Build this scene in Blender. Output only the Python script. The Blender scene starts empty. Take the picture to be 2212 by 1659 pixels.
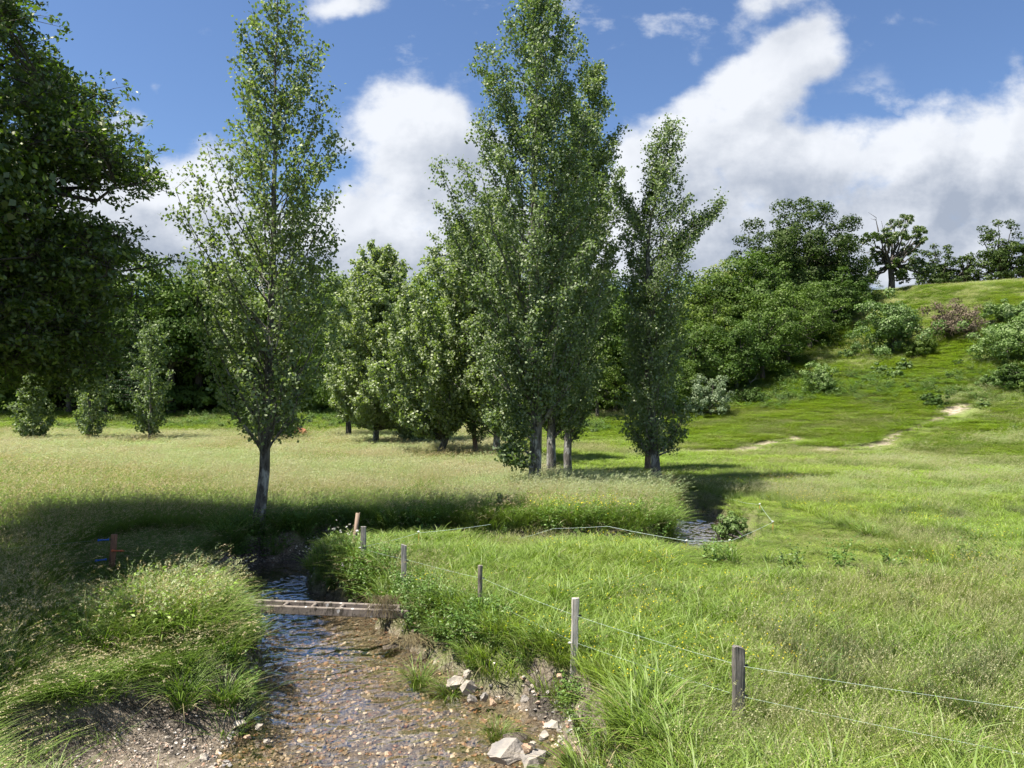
import bpy, math
import numpy as np
from mathutils import Vector, Matrix

R = math.radians
scene = bpy.context.scene
COL = scene.collection

# ------------------------------------------------------------------ camera
CAMZ = 4.0
FPX, HPX = 759.0, 395.0            # focal length and horizon row at 1024x768
cam_d = bpy.data.cameras.new('camera')
cam = bpy.data.objects.new('camera', cam_d)
COL.objects.link(cam)
cam.location = (0, 0, CAMZ)
cam.rotation_euler = (R(90) + math.atan((HPX - 384) / FPX), 0, 0)
cam_d.sensor_width = 36
cam_d.lens = FPX / 1024 * 36
cam_d.clip_start = 0.1
cam_d.clip_end = 3000
scene.camera = cam

# ------------------------------------------------------------------ light
SUN_EL = R(64)
SUN_AZ = (-0.93, -0.34)
n_ = math.hypot(*SUN_AZ)
SUN = Vector((SUN_AZ[0] / n_ * math.cos(SUN_EL), SUN_AZ[1] / n_ * math.cos(SUN_EL), math.sin(SUN_EL)))
sd = bpy.data.lights.new('sun', 'SUN')
sd.energy = 5.0
sd.angle = R(0.5)
sd.color = (1.0, 0.955, 0.88)
so = bpy.data.objects.new('sun', sd)
so.rotation_euler = SUN.to_track_quat('Z', 'Y').to_euler()
so.location = (-60, -20, 80)
COL.objects.link(so)

vs = scene.view_settings
vs.view_transform = 'Standard'
vs.look = 'None'
vs.gamma = 1
vs.use_curve_mapping = False
vs.exposure = 1.2
scene.render.engine = 'CYCLES'
cy = scene.cycles
cy.max_bounces = 6
cy.diffuse_bounces = 2
cy.glossy_bounces = 2
cy.transmission_bounces = 3
cy.transparent_max_bounces = 6
cy.caustics_reflective = False
cy.caustics_refractive = False
cy.sample_clamp_indirect = 4
cy.use_denoising = True
cy.use_adaptive_sampling = True
cy.adaptive_threshold = 0.02

# ------------------------------------------------------------------ node helpers
class NT:
    def __init__(s, tree):
        s.t = tree
        s.t.nodes.clear()
    def n(s, typ, **kw):
        nd = s.t.nodes.new(typ)
        for k, v in kw.items():
            setattr(nd, k, v)
        return nd
    def put(s, inp, v):
        if hasattr(v, 'is_output') or isinstance(v, bpy.types.NodeSocket):
            s.t.links.new(v, inp)
        elif v is not None:
            inp.default_value = v
    def m(s, op, a, b=None, c=None, clamp=False):
        nd = s.n('ShaderNodeMath', operation=op, use_clamp=clamp)
        for i, v in enumerate((a, b, c)):
            if v is not None:
                s.put(nd.inputs[i], v)
        return nd.outputs[0]
    def vm(s, op, a, b=None, scale=None):
        nd = s.n('ShaderNodeVectorMath', operation=op)
        s.put(nd.inputs[0], a)
        if b is not None:
            s.put(nd.inputs[1], b)
        if scale is not None:
            s.put(nd.inputs['Scale'], scale)
        return nd.outputs['Value'] if op in ('LENGTH', 'DOT_PRODUCT') else nd.outputs[0]
    def ss(s, v, a, b, oa=0.0, ob=1.0):
        nd = s.n('ShaderNodeMapRange', interpolation_type='SMOOTHSTEP')
        s.put(nd.inputs[0], v)
        nd.inputs[1].default_value = a; nd.inputs[2].default_value = b
        nd.inputs[3].default_value = oa; nd.inputs[4].default_value = ob
        return nd.outputs[0]
    def noise(s, vec, scale, detail=3, rough=0.5, dist=0.0, dims='3D'):
        nd = s.n('ShaderNodeTexNoise', noise_dimensions=dims)
        if vec is not None:
            s.put(nd.inputs['Vector'], vec)
        nd.inputs['Scale'].default_value = scale
        nd.inputs['Detail'].default_value = detail
        nd.inputs['Roughness'].default_value = rough
        nd.inputs['Distortion'].default_value = dist
        return nd.outputs[0]
    def mix(s, f, a, b, mode='MIX'):
        nd = s.n('ShaderNodeMix', data_type='RGBA', blend_type=mode)
        s.put(nd.inputs[0], f)
        s.put(nd.inputs[6], (*a, 1) if isinstance(a, tuple) and len(a) == 3 else a)
        s.put(nd.inputs[7], (*b, 1) if isinstance(b, tuple) and len(b) == 3 else b)
        return nd.outputs[2]
    def ramp(s, f, stops):
        nd = s.n('ShaderNodeValToRGB')
        s.put(nd.inputs[0], f)
        e = nd.color_ramp.elements
        while len(e) < len(stops):
            e.new(0.5)
        for i, (p, c) in enumerate(stops):
            e[i].position = p
            e[i].color = (*c, 1)
        return nd.outputs[0]
    def xyz(s, x, y, z):
        nd = s.n('ShaderNodeCombineXYZ')
        for i, v in enumerate((x, y, z)):
            s.put(nd.inputs[i], v)
        return nd.outputs[0]
    def sep(s, v):
        nd = s.n('ShaderNodeSeparateXYZ')
        s.put(nd.inputs[0], v)
        return nd.outputs

# ------------------------------------------------------------------ world: blue sky with clouds
world = bpy.data.worlds.new('World')
scene.world = world
world.use_nodes = True
w = NT(world.node_tree)
tc = w.n('ShaderNodeTexCoord').outputs['Generated']
dirn = w.vm('NORMALIZE', tc)
dx, dy, dz = w.sep(dirn)[:3]
sky = w.n('ShaderNodeTexSky', sky_type='NISHITA')
sky.sun_disc = False
sky.sun_elevation = SUN_EL
sky.sun_rotation = math.atan2(SUN.x, SUN.y)
sky.air_density = 1.0
sky.dust_density = 0.4
sky.ozone_density = 2.6
front = w.ss(dy, 0.25, 0.5)
yy = w.m('MAXIMUM', dy, 0.12)
u = w.m('DIVIDE', dx, yy)
v = w.m('DIVIDE', dz, yy)
uv = w.xyz(u, v, 0.0)
# plane-like cloud coordinates for the rest of the dome
zz = w.m('ADD', w.m('MAXIMUM', dz, 0.0), 0.30)
cp = w.xyz(w.m('DIVIDE', dx, zz), w.m('DIVIDE', dy, zz), 0.0)

cpn = w.noise(cp, 3.0, 3, 0.5, 0.0, '2D')
def cloud_field(off):
    """signed cloud field for the dome at a given offset of the tangent coordinates"""
    p = w.vm('ADD', uv, off)
    wq = w.n('ShaderNodeTexNoise', noise_dimensions='2D')
    w.put(wq.inputs['Vector'], p)
    wq.inputs['Scale'].default_value = 5.0
    wq.inputs['Detail'].default_value = 4
    warp = w.vm('SCALE', w.vm('SUBTRACT', wq.outputs['Color'], (0.5, 0.5, 0.5)), scale=0.10)
    q = w.vm('ADD', p, warp)
    qx, qy = w.sep(q)[:2]
    F = None
    blobs = [  # displayed px at 2212 wide: cx, cy, rx, ry, rotation, gain
        (725, 5, 105, 46, 0, 1.0), (900, 255, 175, 130, -10, 1.1), (860, 400, 190, 90, 20, 1.0), (840, 530, 230, 85, 0, 1.0), (600, 580, 420, 75, 0, 1.0), (980, 560, 160, 70, 0, .9),
        (285, 440, 220, 115, 25, 1.0), (255, 245, 70, 42, 20, .8), (420, 500, 170, 90, 0, 1.0), (60, 420, 190, 150, 0, .9),
        (1530, 215, 240, 66, 14, .95), (1690, 125, 120, 42, 15, .85), (1665, 5, 110, 46, 10, .95), (1760, 60, 45, 50, -10, .55),
        (1540, 380, 260, 110, 5, 1.0), (1790, 440, 280, 130, -8, 1.0), (2190, 340, 235, 165, 20, 1.2), (2010, 500, 430, 160, 0, 1.2),
        (1345, 400, 100, 75, 50, .8), (1300, 520, 260, 90, 0, 1.0), (2700, 300, 420, 260, 0, 1.0), (-500, 300, 380, 200, 0, .9),
        (1380, 55, 40, 18, 40, .35), (1520, 90, 36, 34, 0, .35), (1385, 150, 30, 16, 30, .3), (345, 172, 22, 12, 0, .3),
        (950, 75, 36, 14, 20, .3), (450, 120, 50, 14, 25, .28), (200, 60, 30, 16, 0, .3), (600, -260, 200, 90, 10, 1), (1500, -330, 330, 120, -10, 1)]
    for (cx, cyy, rx, ry, ro, g) in blobs:
        cu, cv = (cx * 0.46293 - 512) / FPX, (HPX - cyy * 0.46293) / FPX
        rx, ry = rx * 0.46293 / FPX, ry * 0.46293 / FPX
        c, s_ = math.cos(R(ro)), math.sin(R(ro))
        a = w.m('SUBTRACT', qx, cu)
        b = w.m('SUBTRACT', qy, cv)
        e1 = w.m('MULTIPLY_ADD', a, c / rx, w.m('MULTIPLY', b, s_ / rx))
        e2 = w.m('MULTIPLY_ADD', b, c / ry, w.m('MULTIPLY', a, -s_ / ry))
        r2 = w.m('ADD', w.m('MULTIPLY', e1, e1), w.m('MULTIPLY', e2, e2))
        f = w.m('MULTIPLY', w.m('EXPONENT', w.m('MULTIPLY', r2, -0.9)), g)
        F = f if F is None else w.m('ADD', F, f)
    F = w.m('SUBTRACT', F, 0.50)
    det = w.noise(w.vm('MULTIPLY', p, (1.0, 1.35, 1.0)), 7.0, 12, 0.58, 0.0, '2D')
    det = w.m('MULTIPLY', w.m('SUBTRACT', det, 0.5), 2.1)
    F = w.m('ADD', w.m('MINIMUM', F, 0.75), det)
    back = w.noise(w.vm('ADD', cp, off), 1.15, 10, 0.58, 0.3, '2D')
    back = w.m('MULTIPLY', w.m('SUBTRACT', back, 0.50), 3.2)
    mx = w.n('ShaderNodeMix', data_type='FLOAT')
    w.put(mx.inputs[0], front); w.put(mx.inputs[2], back); w.put(mx.inputs[3], F)
    return mx.outputs[0]
F0 = cloud_field((0, 0, 0))
F1 = cloud_field((-0.035, 0.045, 0))
dens = w.ss(F0, -0.10, 0.55)
stk = w.noise(w.vm('MULTIPLY', uv, (1.0, 1.7, 1.0)), 9.0, 8, 0.60, 0.0, '2D')
big_ = w.noise(w.vm('ADD', uv, (3.1, 1.7, 0)), 2.6, 3, 0.5, 0.0, '2D')
dens = w.m('MAXIMUM', dens, w.m('MULTIPLY', w.m('MULTIPLY', w.ss(stk, 0.54, 0.76), w.ss(big_, 0.46, 0.62)), w.m('MULTIPLY', front, 0.55)))
thick = w.ss(F1, 0.1, 1.25)
lowv = w.ss(dz, 0.10, 0.42, 1.0, 0.0)
shade = w.m('MULTIPLY', thick, w.m('MULTIPLY_ADD', lowv, 0.45, 0.62), clamp=True)
mott = w.noise(uv, 6.5, 6, 0.55, 0.2, '2D')
shade = w.m('ADD', shade, w.m('MULTIPLY', w.m('SUBTRACT', mott, 0.46), 1.3), clamp=True)
ccol = w.mix(shade, (0.76, 0.785, 0.83), (0.34, 0.385, 0.47))
skc = w.vm('SCALE', w.mix(1.0, sky.outputs[0], (0.84, 0.93, 1.08), 'MULTIPLY'), scale=0.118)
hz = w.ss(dz, -0.05, 0.30, 1.0, 0.0)
skc = w.mix(w.m('MULTIPLY', hz, 0.25), skc, (0.42, 0.55, 0.78))
final = w.mix(w.m('MULTIPLY', dens, 0.97), skc, ccol)
bg = w.n('ShaderNodeBackground')
w.put(bg.inputs[0], final)
bg.inputs[1].default_value = 0.535
w.t.links.new(bg.outputs[0], w.n('ShaderNodeOutputWorld').inputs[0])
world.cycles.sampling_method = 'MANUAL'
world.cycles.sample_map_resolution = 512

# ------------------------------------------------------------------ generic helpers
S = 0.46293                                                # displayed px (2212 wide) to render px
def W(px, py, z=0.0):
    """point of height z seen at a displayed pixel"""
    d = (CAMZ - z) * FPX / (py * S - HPX)
    return ((px * S - 512) / FPX * d, d)
def D(px, d):
    return (px * S - 512) / FPX * d
def ZZ(py, d):
    return CAMZ - (py * S - HPX) / FPX * d

def hash2(ix, iy, seed):
    h = (ix.astype(np.int64) * 374761393 + iy.astype(np.int64) * 668265263 + seed * 1274126177) & 0x7fffffff
    h = ((h ^ (h >> 13)) * 1274126177) & 0x7fffffff
    h = (h ^ (h >> 16)) & 0xffff
    return h / 65535.0
def vnoise(x, y, seed=0):
    ix, iy = np.floor(x), np.floor(y)
    fx, fy = x - ix, y - iy
    fx, fy = fx * fx * (3 - 2 * fx), fy * fy * (3 - 2 * fy)
    a = hash2(ix, iy, seed); b = hash2(ix + 1, iy, seed)
    c = hash2(ix, iy + 1, seed); d = hash2(ix + 1, iy + 1, seed)
    return (a * (1 - fx) + b * fx) * (1 - fy) + (c * (1 - fx) + d * fx) * fy
def fbm(x, y, seed=0, o=4):
    x = np.asarray(x, float); y = np.asarray(y, float)
    s, a, t = 0, 1, 0
    for i in range(o):
        s = s + a * vnoise(x * 2 ** i + 17.3 * i, y * 2 ** i - 9.1 * i, seed + i)
        t += a; a *= 0.5
    return s / t
def sstep(a, b, x):
    t = np.clip((np.asarray(x, float) - a) / (b - a), 0, 1)
    return t * t * (3 - 2 * t)

def mesh_np(name, verts, quads, mat=None, col=None, rnd=None, smooth=False):
    verts = np.asarray(verts, np.float32).reshape(-1, 3)
    quads = np.asarray(quads, np.int32)
    k = quads.shape[1]
    me = bpy.data.meshes.new(name)
    me.vertices.add(len(verts)); me.vertices.foreach_set('co', verts.ravel())
    me.loops.add(quads.size); me.loops.foreach_set('vertex_index', quads.ravel())
    me.polygons.add(len(quads))
    me.polygons.foreach_set('loop_start', np.arange(0, quads.size, k, dtype=np.int32))
    if smooth:
        me.polygons.foreach_set('use_smooth', np.ones(len(quads), bool))
    me.update(calc_edges=True)
    if col is not None:
        a = me.color_attributes.new('col', 'FLOAT_COLOR', 'POINT')
        c4 = np.ones((len(verts), 4), np.float32); c4[:, :3] = col
        a.data.foreach_set('color', c4.ravel())
    if rnd is not None:
        a = me.attributes.new('rnd', 'FLOAT', 'FACE')
        a.data.foreach_set('value', np.asarray(rnd, np.float32))
    if mat:
        me.materials.append(mat)
    return me
def obj(name, me, parent=None, loc=None, **props):
    o = bpy.data.objects.new(name, me)
    COL.objects.link(o)
    if parent is not None:
        o.parent = parent
    if loc is not None:
        o.location = loc
    for k, v_ in props.items():
        o[k] = v_
    return o
def thing(name, label, cat, loc=(0, 0, 0), group=None, rz=0.0):
    o = obj(name, None, None, loc, label=label, category=cat)
    o.empty_display_size = 0.3
    o.rotation_euler = (0, 0, rz)
    if group:
        o['group'] = group
    return o

class Bag:
    """collects quads"""
    def __init__(s):
        s.v, s.q, s.c, s.n = [], [], [], 0
    def add(s, v_, q, c=None):
        v_ = np.asarray(v_, float).reshape(-1, 3)
        s.v.append(v_); s.q.append(np.asarray(q) + s.n)
        if c is not None:
            s.c.append(np.broadcast_to(np.asarray(c, float), (len(v_), 3)))
        s.n += len(v_)
    def mesh(s, name, mat, smooth=False, rnd=None):
        return mesh_np(name, np.concatenate(s.v), np.concatenate(s.q), mat, np.concatenate(s.c) if s.c else None, rnd, smooth)
    def tube(s, pts, rad, sides=6, col=None, jit=0.0, rng=None, cap=False):
        pts = np.asarray(pts, float); rad = np.broadcast_to(np.asarray(rad, float), (len(pts),))
        t = np.gradient(pts, axis=0); t /= np.linalg.norm(t, axis=1)[:, None] + 1e-9
        ref = np.array([1.0, 0, 0]) if abs(t[0, 0]) < 0.8 else np.array([0, 1.0, 0])
        a = np.cross(t, ref); a /= np.linalg.norm(a, axis=1)[:, None] + 1e-9
        b = np.cross(t, a)
        th = np.arange(sides) / sides * 2 * math.pi
        rr = rad[:, None] * (1 + (jit * (rng.random((len(pts), sides)) - .5) if jit else 0))
        v_ = pts[:, None, :] + rr[..., None] * (np.cos(th)[None, :, None] * a[:, None, :] + np.sin(th)[None, :, None] * b[:, None, :])
        n = len(pts)
        i = np.arange(n - 1)[:, None] * sides; j = np.arange(sides)[None, :]; j2 = (j + 1) % sides
        q = np.stack([i + j, i + j2, i + sides + j2, i + sides + j], -1).reshape(-1, 4)
        s.add(v_.reshape(-1, 3), q, col)
        if cap:
            k = (n - 1) * sides
            c0 = pts[-1] + t[-1] * rad[-1] * 0.15
            vv = np.concatenate([v_[-1], c0[None]])
            jj = np.arange(sides)
            s.add(vv, np.stack([jj, (jj + 1) % sides, np.full(sides, sides), np.full(sides, sides)], -1)[:, [0, 1, 2, 2]] if False else
                  np.stack([jj[0::2], (jj[0::2] + 1) % sides, (jj[0::2] + 2) % sides, np.full(len(jj[0::2]), sides)], -1), col)
    def box(s, c, size, rot=None, col=None):
        x, y, z = [k / 2 for k in size]
        v_ = np.array([[-x, -y, -z], [x, -y, -z], [x, y, -z], [-x, y, -z], [-x, -y, z], [x, -y, z], [x, y, z], [-x, y, z]])
        if rot is not None:
            v_ = v_ @ np.array(rot).T
        s.add(v_ + np.asarray(c), [[0, 3, 2, 1], [4, 5, 6, 7], [0, 1, 5, 4], [1, 2, 6, 5], [2, 3, 7, 6], [3, 0, 4, 7]], col)

def leaf_quads(cent, nrm, size, rng, aspect=0.8, hang=0.0):
    """rhombic leaves: centres (n,3), normals (n,3), size (n,)"""
    n = len(cent)
    nrm = nrm / (np.linalg.norm(nrm, axis=1)[:, None] + 1e-9)
    r = rng.normal(size=(n, 3)); r[:, 2] -= hang
    t = r - (r * nrm).sum(1)[:, None] * nrm
    t /= np.linalg.norm(t, axis=1)[:, None] + 1e-9
    b = np.cross(nrm, t)
    s_ = np.asarray(size)[:, None]
    v_ = np.stack([cent - t * s_ * .5, cent + b * s_ * .5 * aspect - t * s_ * .05 + nrm * s_ * .08, cent + t * s_ * .55, cent - b * s_ * .5 * aspect - t * s_ * .05 + nrm * s_ * .08], 1)
    q = np.arange(4 * n).reshape(n, 4)
    return v_.reshape(-1, 3), q

# ------------------------------------------------------------------ materials
def new_mat(name):
    m = bpy.data.materials.new(name)
    m.use_nodes = True
    return m, NT(m.node_tree)
def finish(nt, sh, disp=None):
    o = nt.n('ShaderNodeOutputMaterial')
    nt.t.links.new(sh, o.inputs[0])
def foliage_shader(nt, col, trans=0.35, gloss=0.08, rough=0.4, under=None, tcol=(1.15, 1.25, 0.55)):
    tl = nt.mix(1.0, col, tcol, 'MULTIPLY')
    dcol = col
    if under is not None:
        g = nt.n('ShaderNodeNewGeometry')
        dcol = nt.mix(nt.m('MULTIPLY', g.outputs['Backfacing'], 0.85), col, under)
    d = nt.n('ShaderNodeBsdfDiffuse'); nt.put(d.inputs[0], dcol)
    t = nt.n('ShaderNodeBsdfTranslucent'); nt.put(t.inputs[0], tl)
    m1 = nt.n('ShaderNodeMixShader'); m1.inputs[0].default_value = trans
    nt.t.links.new(d.outputs[0], m1.inputs[1]); nt.t.links.new(t.outputs[0], m1.inputs[2])
    g = nt.n('ShaderNodeBsdfAnisotropic'); g.inputs['Roughness'].default_value = rough + .12
    g.inputs[0].default_value = (1.0, 0.98, 0.80, 1)
    m2 = nt.n('ShaderNodeMixShader'); m2.inputs[0].default_value = gloss
    nt.t.links.new(m1.outputs[0], m2.inputs[1]); nt.t.links.new(g.outputs[0], m2.inputs[2])
    return m2.outputs[0]
def leaf_mat(name, dark, light, trans=0.35, gloss=0.08, rough=0.4, under=None, var=0.35):
    m, nt = new_mat(name)
    at = nt.n('ShaderNodeAttribute', attribute_name='rnd')
    oi = nt.n('ShaderNodeObjectInfo')
    c = nt.mix(at.outputs['Fac'], dark, light)
    f = nt.m('MULTIPLY_ADD', oi.outputs['Random'], var, 1 - var / 2)
    c = nt.vm('MULTIPLY', c, nt.xyz(nt.m('MULTIPLY_ADD', oi.outputs['Random'], var * 1.4, 1 - var * .7), f, f))
    finish(nt, foliage_shader(nt, c, trans, gloss, rough, under))
    return m
def tuft_mat(name, trans=0.35, gloss=0.06, rough=0.45, dry=(1.5, 1.18, 1.0), patch=1.0):
    """plants whose own colour is stored per vertex; gentle variation from place to place"""
    m, nt = new_mat(name)
    at = nt.n('ShaderNodeAttribute', attribute_name='col')
    oi = nt.n('ShaderNodeObjectInfo')
    geo = nt.n('ShaderNodeNewGeometry')
    pos = nt.vm('MULTIPLY', geo.outputs['Position'], (1, 1, 0.0))
    p1 = nt.noise(pos, 0.16, 3, 0.55)
    p2 = nt.noise(nt.vm('ADD', pos, (31, 7, 0)), 0.75, 3, 0.6)
    f = nt.ss(nt.m('ADD', nt.m('MULTIPLY', p1, 0.6), nt.m('MULTIPLY', p2, 0.4)), 0.40, 0.62)
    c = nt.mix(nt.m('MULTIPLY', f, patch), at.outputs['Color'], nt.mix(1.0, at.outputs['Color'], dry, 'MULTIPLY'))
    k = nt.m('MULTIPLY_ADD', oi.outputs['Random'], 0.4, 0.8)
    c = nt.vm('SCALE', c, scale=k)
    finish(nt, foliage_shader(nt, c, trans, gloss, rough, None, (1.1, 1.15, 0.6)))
    return m

def simple_mat(name, col, rough=0.7, metal=0.0, nscale=0, namp=0.3, bump=0.0, stretch=(1, 1, 1)):
    m, nt = new_mat(name)
    p = nt.n('ShaderNodeBsdfPrincipled')
    c = (*col, 1)
    if nscale:
        tcn = nt.n('ShaderNodeTexCoord').outputs['Object']
        nz = nt.noise(nt.vm('MULTIPLY', tcn, stretch), nscale, 6, 0.6)
        c = nt.mix(nz, tuple(k * (1 - namp) for k in col), tuple(min(1, k * (1 + namp)) for k in col))
        if bump:
            b = nt.n('ShaderNodeBump'); b.inputs['Strength'].default_value = bump; b.inputs['Distance'].default_value = 0.02
            nt.put(b.inputs['Height'], nz); nt.t.links.new(b.outputs[0], p.inputs['Normal'])
    nt.put(p.inputs['Base Color'], c)
    p.inputs['Roughness'].default_value = rough
    p.inputs['Metallic'].default_value = metal
    finish(nt, p.outputs[0])
    return m

def wood_mat(name, light, dark, crack=0.5):
    m, nt = new_mat(name)
    p = nt.n('ShaderNodeBsdfPrincipled')
    t = nt.n('ShaderNodeTexCoord').outputs['Object']
    grain = nt.noise(nt.vm('MULTIPLY', t, (60, 60, 2.2)), 1.0, 6, 0.65, 0.4)
    big = nt.noise(nt.vm('MULTIPLY', t, (14, 14, 3)), 1.0, 4, 0.6)
    c = nt.ramp(grain, [(0.33, tuple(k * .35 for k in dark)), (0.45, dark), (0.62, light)])
    c = nt.mix(nt.ss(big, 0.45, 0.7), c, nt.mix(0.75, c, dark))
    nt.put(p.inputs['Base Color'], c)
    p.inputs['Roughness'].default_value = 0.85
    b = nt.n('ShaderNodeBump'); b.inputs['Strength'].default_value = 0.8; b.inputs['Distance'].default_value = 0.012
    nt.put(b.inputs['Height'], grain); nt.t.links.new(b.outputs[0], p.inputs['Normal'])
    finish(nt, p.outputs[0])
    return m

def bark_mat(name, light, dark, pale=None):
    m, nt = new_mat(name)
    p = nt.n('ShaderNodeBsdfPrincipled')
    t = nt.n('ShaderNodeTexCoord').outputs['Object']
    grain = nt.noise(nt.vm('MULTIPLY', t, (11, 11, 2.2)), 1.0, 7, 0.68, 0.6)
    big = nt.noise(nt.vm('MULTIPLY', t, (2.6, 2.6, 1.5)), 1.0, 4, 0.6)
    c = nt.ramp(grain, [(0.36, dark), (0.60, light)])
    if pale:
        c = nt.mix(nt.ss(big, 0.50, 0.60), c, nt.mix(nt.ss(grain, 0.35, 0.55), dark, pale))
    nt.put(p.inputs['Base Color'], c)
    p.inputs['Roughness'].default_value = 0.9
    b = nt.n('ShaderNodeBump'); b.inputs['Strength'].default_value = 1.0; b.inputs['Distance'].default_value = 0.05
    nt.put(b.inputs['Height'], grain); nt.t.links.new(b.outputs[0], p.inputs['Normal'])
    finish(nt, p.outputs[0])
    return m

M = {}
M['poplar'] = leaf_mat('poplar_leaf', (0.085, 0.138, 0.036), (0.22, 0.282, 0.102), 0.42, 0.035, 0.42, (0.22, 0.28, 0.15), 0.2)
M['pale_pop'] = leaf_mat('pale_poplar_leaf', (0.14, 0.20, 0.055), (0.32, 0.39, 0.14), 0.45, 0.05, 0.45, (0.28, 0.33, 0.19), 0.2)
M['oak'] = leaf_mat('oak_leaf', (0.042, 0.086, 0.012), (0.145, 0.220, 0.032), 0.42, 0.06, 0.42, (0.06, 0.10, 0.03), 0.1)
M['dark_oak'] = leaf_mat('crest_oak_leaf', (0.020, 0.044, 0.008), (0.070, 0.112, 0.018), 0.28, 0.02, 0.45, None, 0.15)
M['wood_leaf'] = leaf_mat('woodland_leaf', (0.036, 0.075, 0.012), (0.130, 0.200, 0.032), 0.30, 0.02, 0.45, None, 0.60)
M['hill_leaf'] = leaf_mat('hillside_leaf', (0.036, 0.072, 0.010), (0.125, 0.185, 0.026), 0.30, 0.02, 0.45, None, 0.65)
M['chest_leaf'] = leaf_mat('flowering_leaf', (0.13, 0.18, 0.035), (0.30, 0.34, 0.09), 0.3, 0.03, 0.5, None, 0.1)
M['fir_leaf'] = leaf_mat('conifer_needle', (0.022, 0.055, 0.020), (0.050, 0.10, 0.034), 0.15, 0.03, 0.5, None, 0.2)
M['silver_leaf'] = leaf_mat('silvery_leaf', (0.10, 0.15, 0.075), (0.22, 0.28, 0.15), 0.3, 0.04, 0.45, None, 0.2)
M['bush_leaf'] = leaf_mat('bush_leaf', (0.07, 0.13, 0.028), (0.16, 0.25, 0.06), 0.3, 0.04, 0.45, None, 0.25)
M['twig'] = leaf_mat('dead_twig', (0.11, 0.085, 0.06), (0.20, 0.16, 0.11), 0.0, 0.0, 0.6, None, 0.2)
M['mistletoe'] = leaf_mat('mistletoe_leaf', (0.045, 0.075, 0.012), (0.10, 0.14, 0.02), 0.2, 0.03, 0.5)
M['tuft'] = tuft_mat('grass_blades', 0.40, 0.045, 0.45, (1.14, 1.05, 1.0))
M['hay'] = tuft_mat('hay_grass', 0.38, 0.04, 0.5, (0.82, 1.04, 0.72), 0.9)
M['herb'] = tuft_mat('herb_leaves', 0.32, 0.04, 0.4, (1.15, 1.1, 1.0))
M['flower'] = tuft_mat('flower_petals', 0.3, 0.02, 0.5, (1, 1, 1), 0.0)
M['bark_pop'] = bark_mat('poplar_bark', (0.17, 0.155, 0.13), (0.035, 0.030, 0.025), (0.36, 0.35, 0.31))
M['bark_oak'] = bark_mat('oak_bark', (0.10, 0.085, 0.065), (0.020, 0.017, 0.013))
M['bark_red'] = bark_mat('reddish_bark', (0.26, 0.17, 0.12), (0.08, 0.05, 0.035))
M['dead'] = bark_mat('bleached_wood', (0.40, 0.36, 0.31), (0.18, 0.15, 0.12))

# ------------------------------------------------------------------ terrain
def catmull(P, k=8):
    P = np.asarray(P, float)
    Q = np.vstack([2 * P[0] - P[1], P, 2 * P[-1] - P[-2]])
    out = []
    for i in range(1, len(Q) - 2):
        for t in np.arange(k) / k:
            out.append(0.5 * ((2 * Q[i]) + (-Q[i - 1] + Q[i + 1]) * t + (2 * Q[i - 1] - 5 * Q[i] + 4 * Q[i + 1] - Q[i + 2]) * t * t
                              + (-Q[i - 1] + 3 * Q[i] - 3 * Q[i + 1] + Q[i + 2]) * t ** 3))
    out.append(P[-1])
    return np.array(out)
STREAM = catmull([(-1.5, -6, 3.2), (-1.6, 0, 3.0), (-1.6, 5, 2.6), (-1.35, 8, 2.55), (-1.42, 9.8, 2.42), (-1.88, 11.1, 1.88), (-2.45, 12.5, 1.68), (-3.4, 14.4, 1.38), (-4.45, 16.2, 1.38),
                  (-5.85, 18, 1.25), (-6.6, 19.7, 1.25), (-6.1, 21.4, 0.95), (-4.4, 22.2, 0.85), (-2.5, 22.2, 0.8), (0.3, 22.0, 0.85), (2.6, 21.7, 0.85), (4.9, 21.5, 1.2),
                  (6.2, 23.6, 1.4), (6.85, 26.8, 1.25), (7.1, 29.6, 1.0), (6.3, 31.3, 0.8), (4.2, 32.8, 0.75), (2.6, 36, 0.75), (2.2, 42, 0.75), (1.0, 52, 0.75), (-4, 62, 0.7), (-16, 68, 0.7), (-60, 71, 0.7)], 6)
WATER_Z = -0.8
def stream_e(x, y):
    """signed distance to the water edge (negative in the channel)"""
    x = np.asarray(x, float); y = np.asarray(y, float)
    out = np.full(x.shape, 99.0)
    near = (x > -75) & (x < 16) & (y < 80)
    xs, ys = x[near], y[near]
    best = np.full(xs.shape, 99.0)
    for a, b in zip(STREAM[:-1], STREAM[1:]):
        d = b[:2] - a[:2]
        t = np.clip(((xs - a[0]) * d[0] + (ys - a[1]) * d[1]) / (d @ d), 0, 1)
        dist = np.hypot(xs - a[0] - t * d[0], ys - a[1] - t * d[1]) - (a[2] + t * (b[2] - a[2]))
        best = np.minimum(best, dist)
    best += (fbm(xs * 1.7, ys * 1.7, 5, 3) - 0.5) * 0.55
    out[near] = best
    return out
POLY = np.vstack([STREAM[:, :2][STREAM[:, 1] < 53][:], [[1.0, 60], [3, 300], [400, 300], [400, -20]]])
def pasture_side(x, y):
    x = np.asarray(x, float); y = np.asarray(y, float)
    ins = np.zeros(x.shape, bool)
    n = len(POLY)
    for i in range(n):
        x1, y1 = POLY[i]; x2, y2 = POLY[(i + 1) % n]
        if y1 == y2:
            continue
        c = ((y1 > y) != (y2 > y)) & (x < (x2 - x1) * (y - y1) / (y2 - y1) + x1)
        ins ^= c
    return ins
FX = [-200, -60, -20, 0, 10, 20, 30, 45, 60, 90, 200]
FY = [84, 82, 80, 76, 72, 64, 57, 48, 40, 26, -10]
def foot(x):
    return np.interp(x, FX, FY)
def hill_s(x, y):
    x = np.asarray(x, float)
    return np.asarray(y, float) - foot(x)
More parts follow.
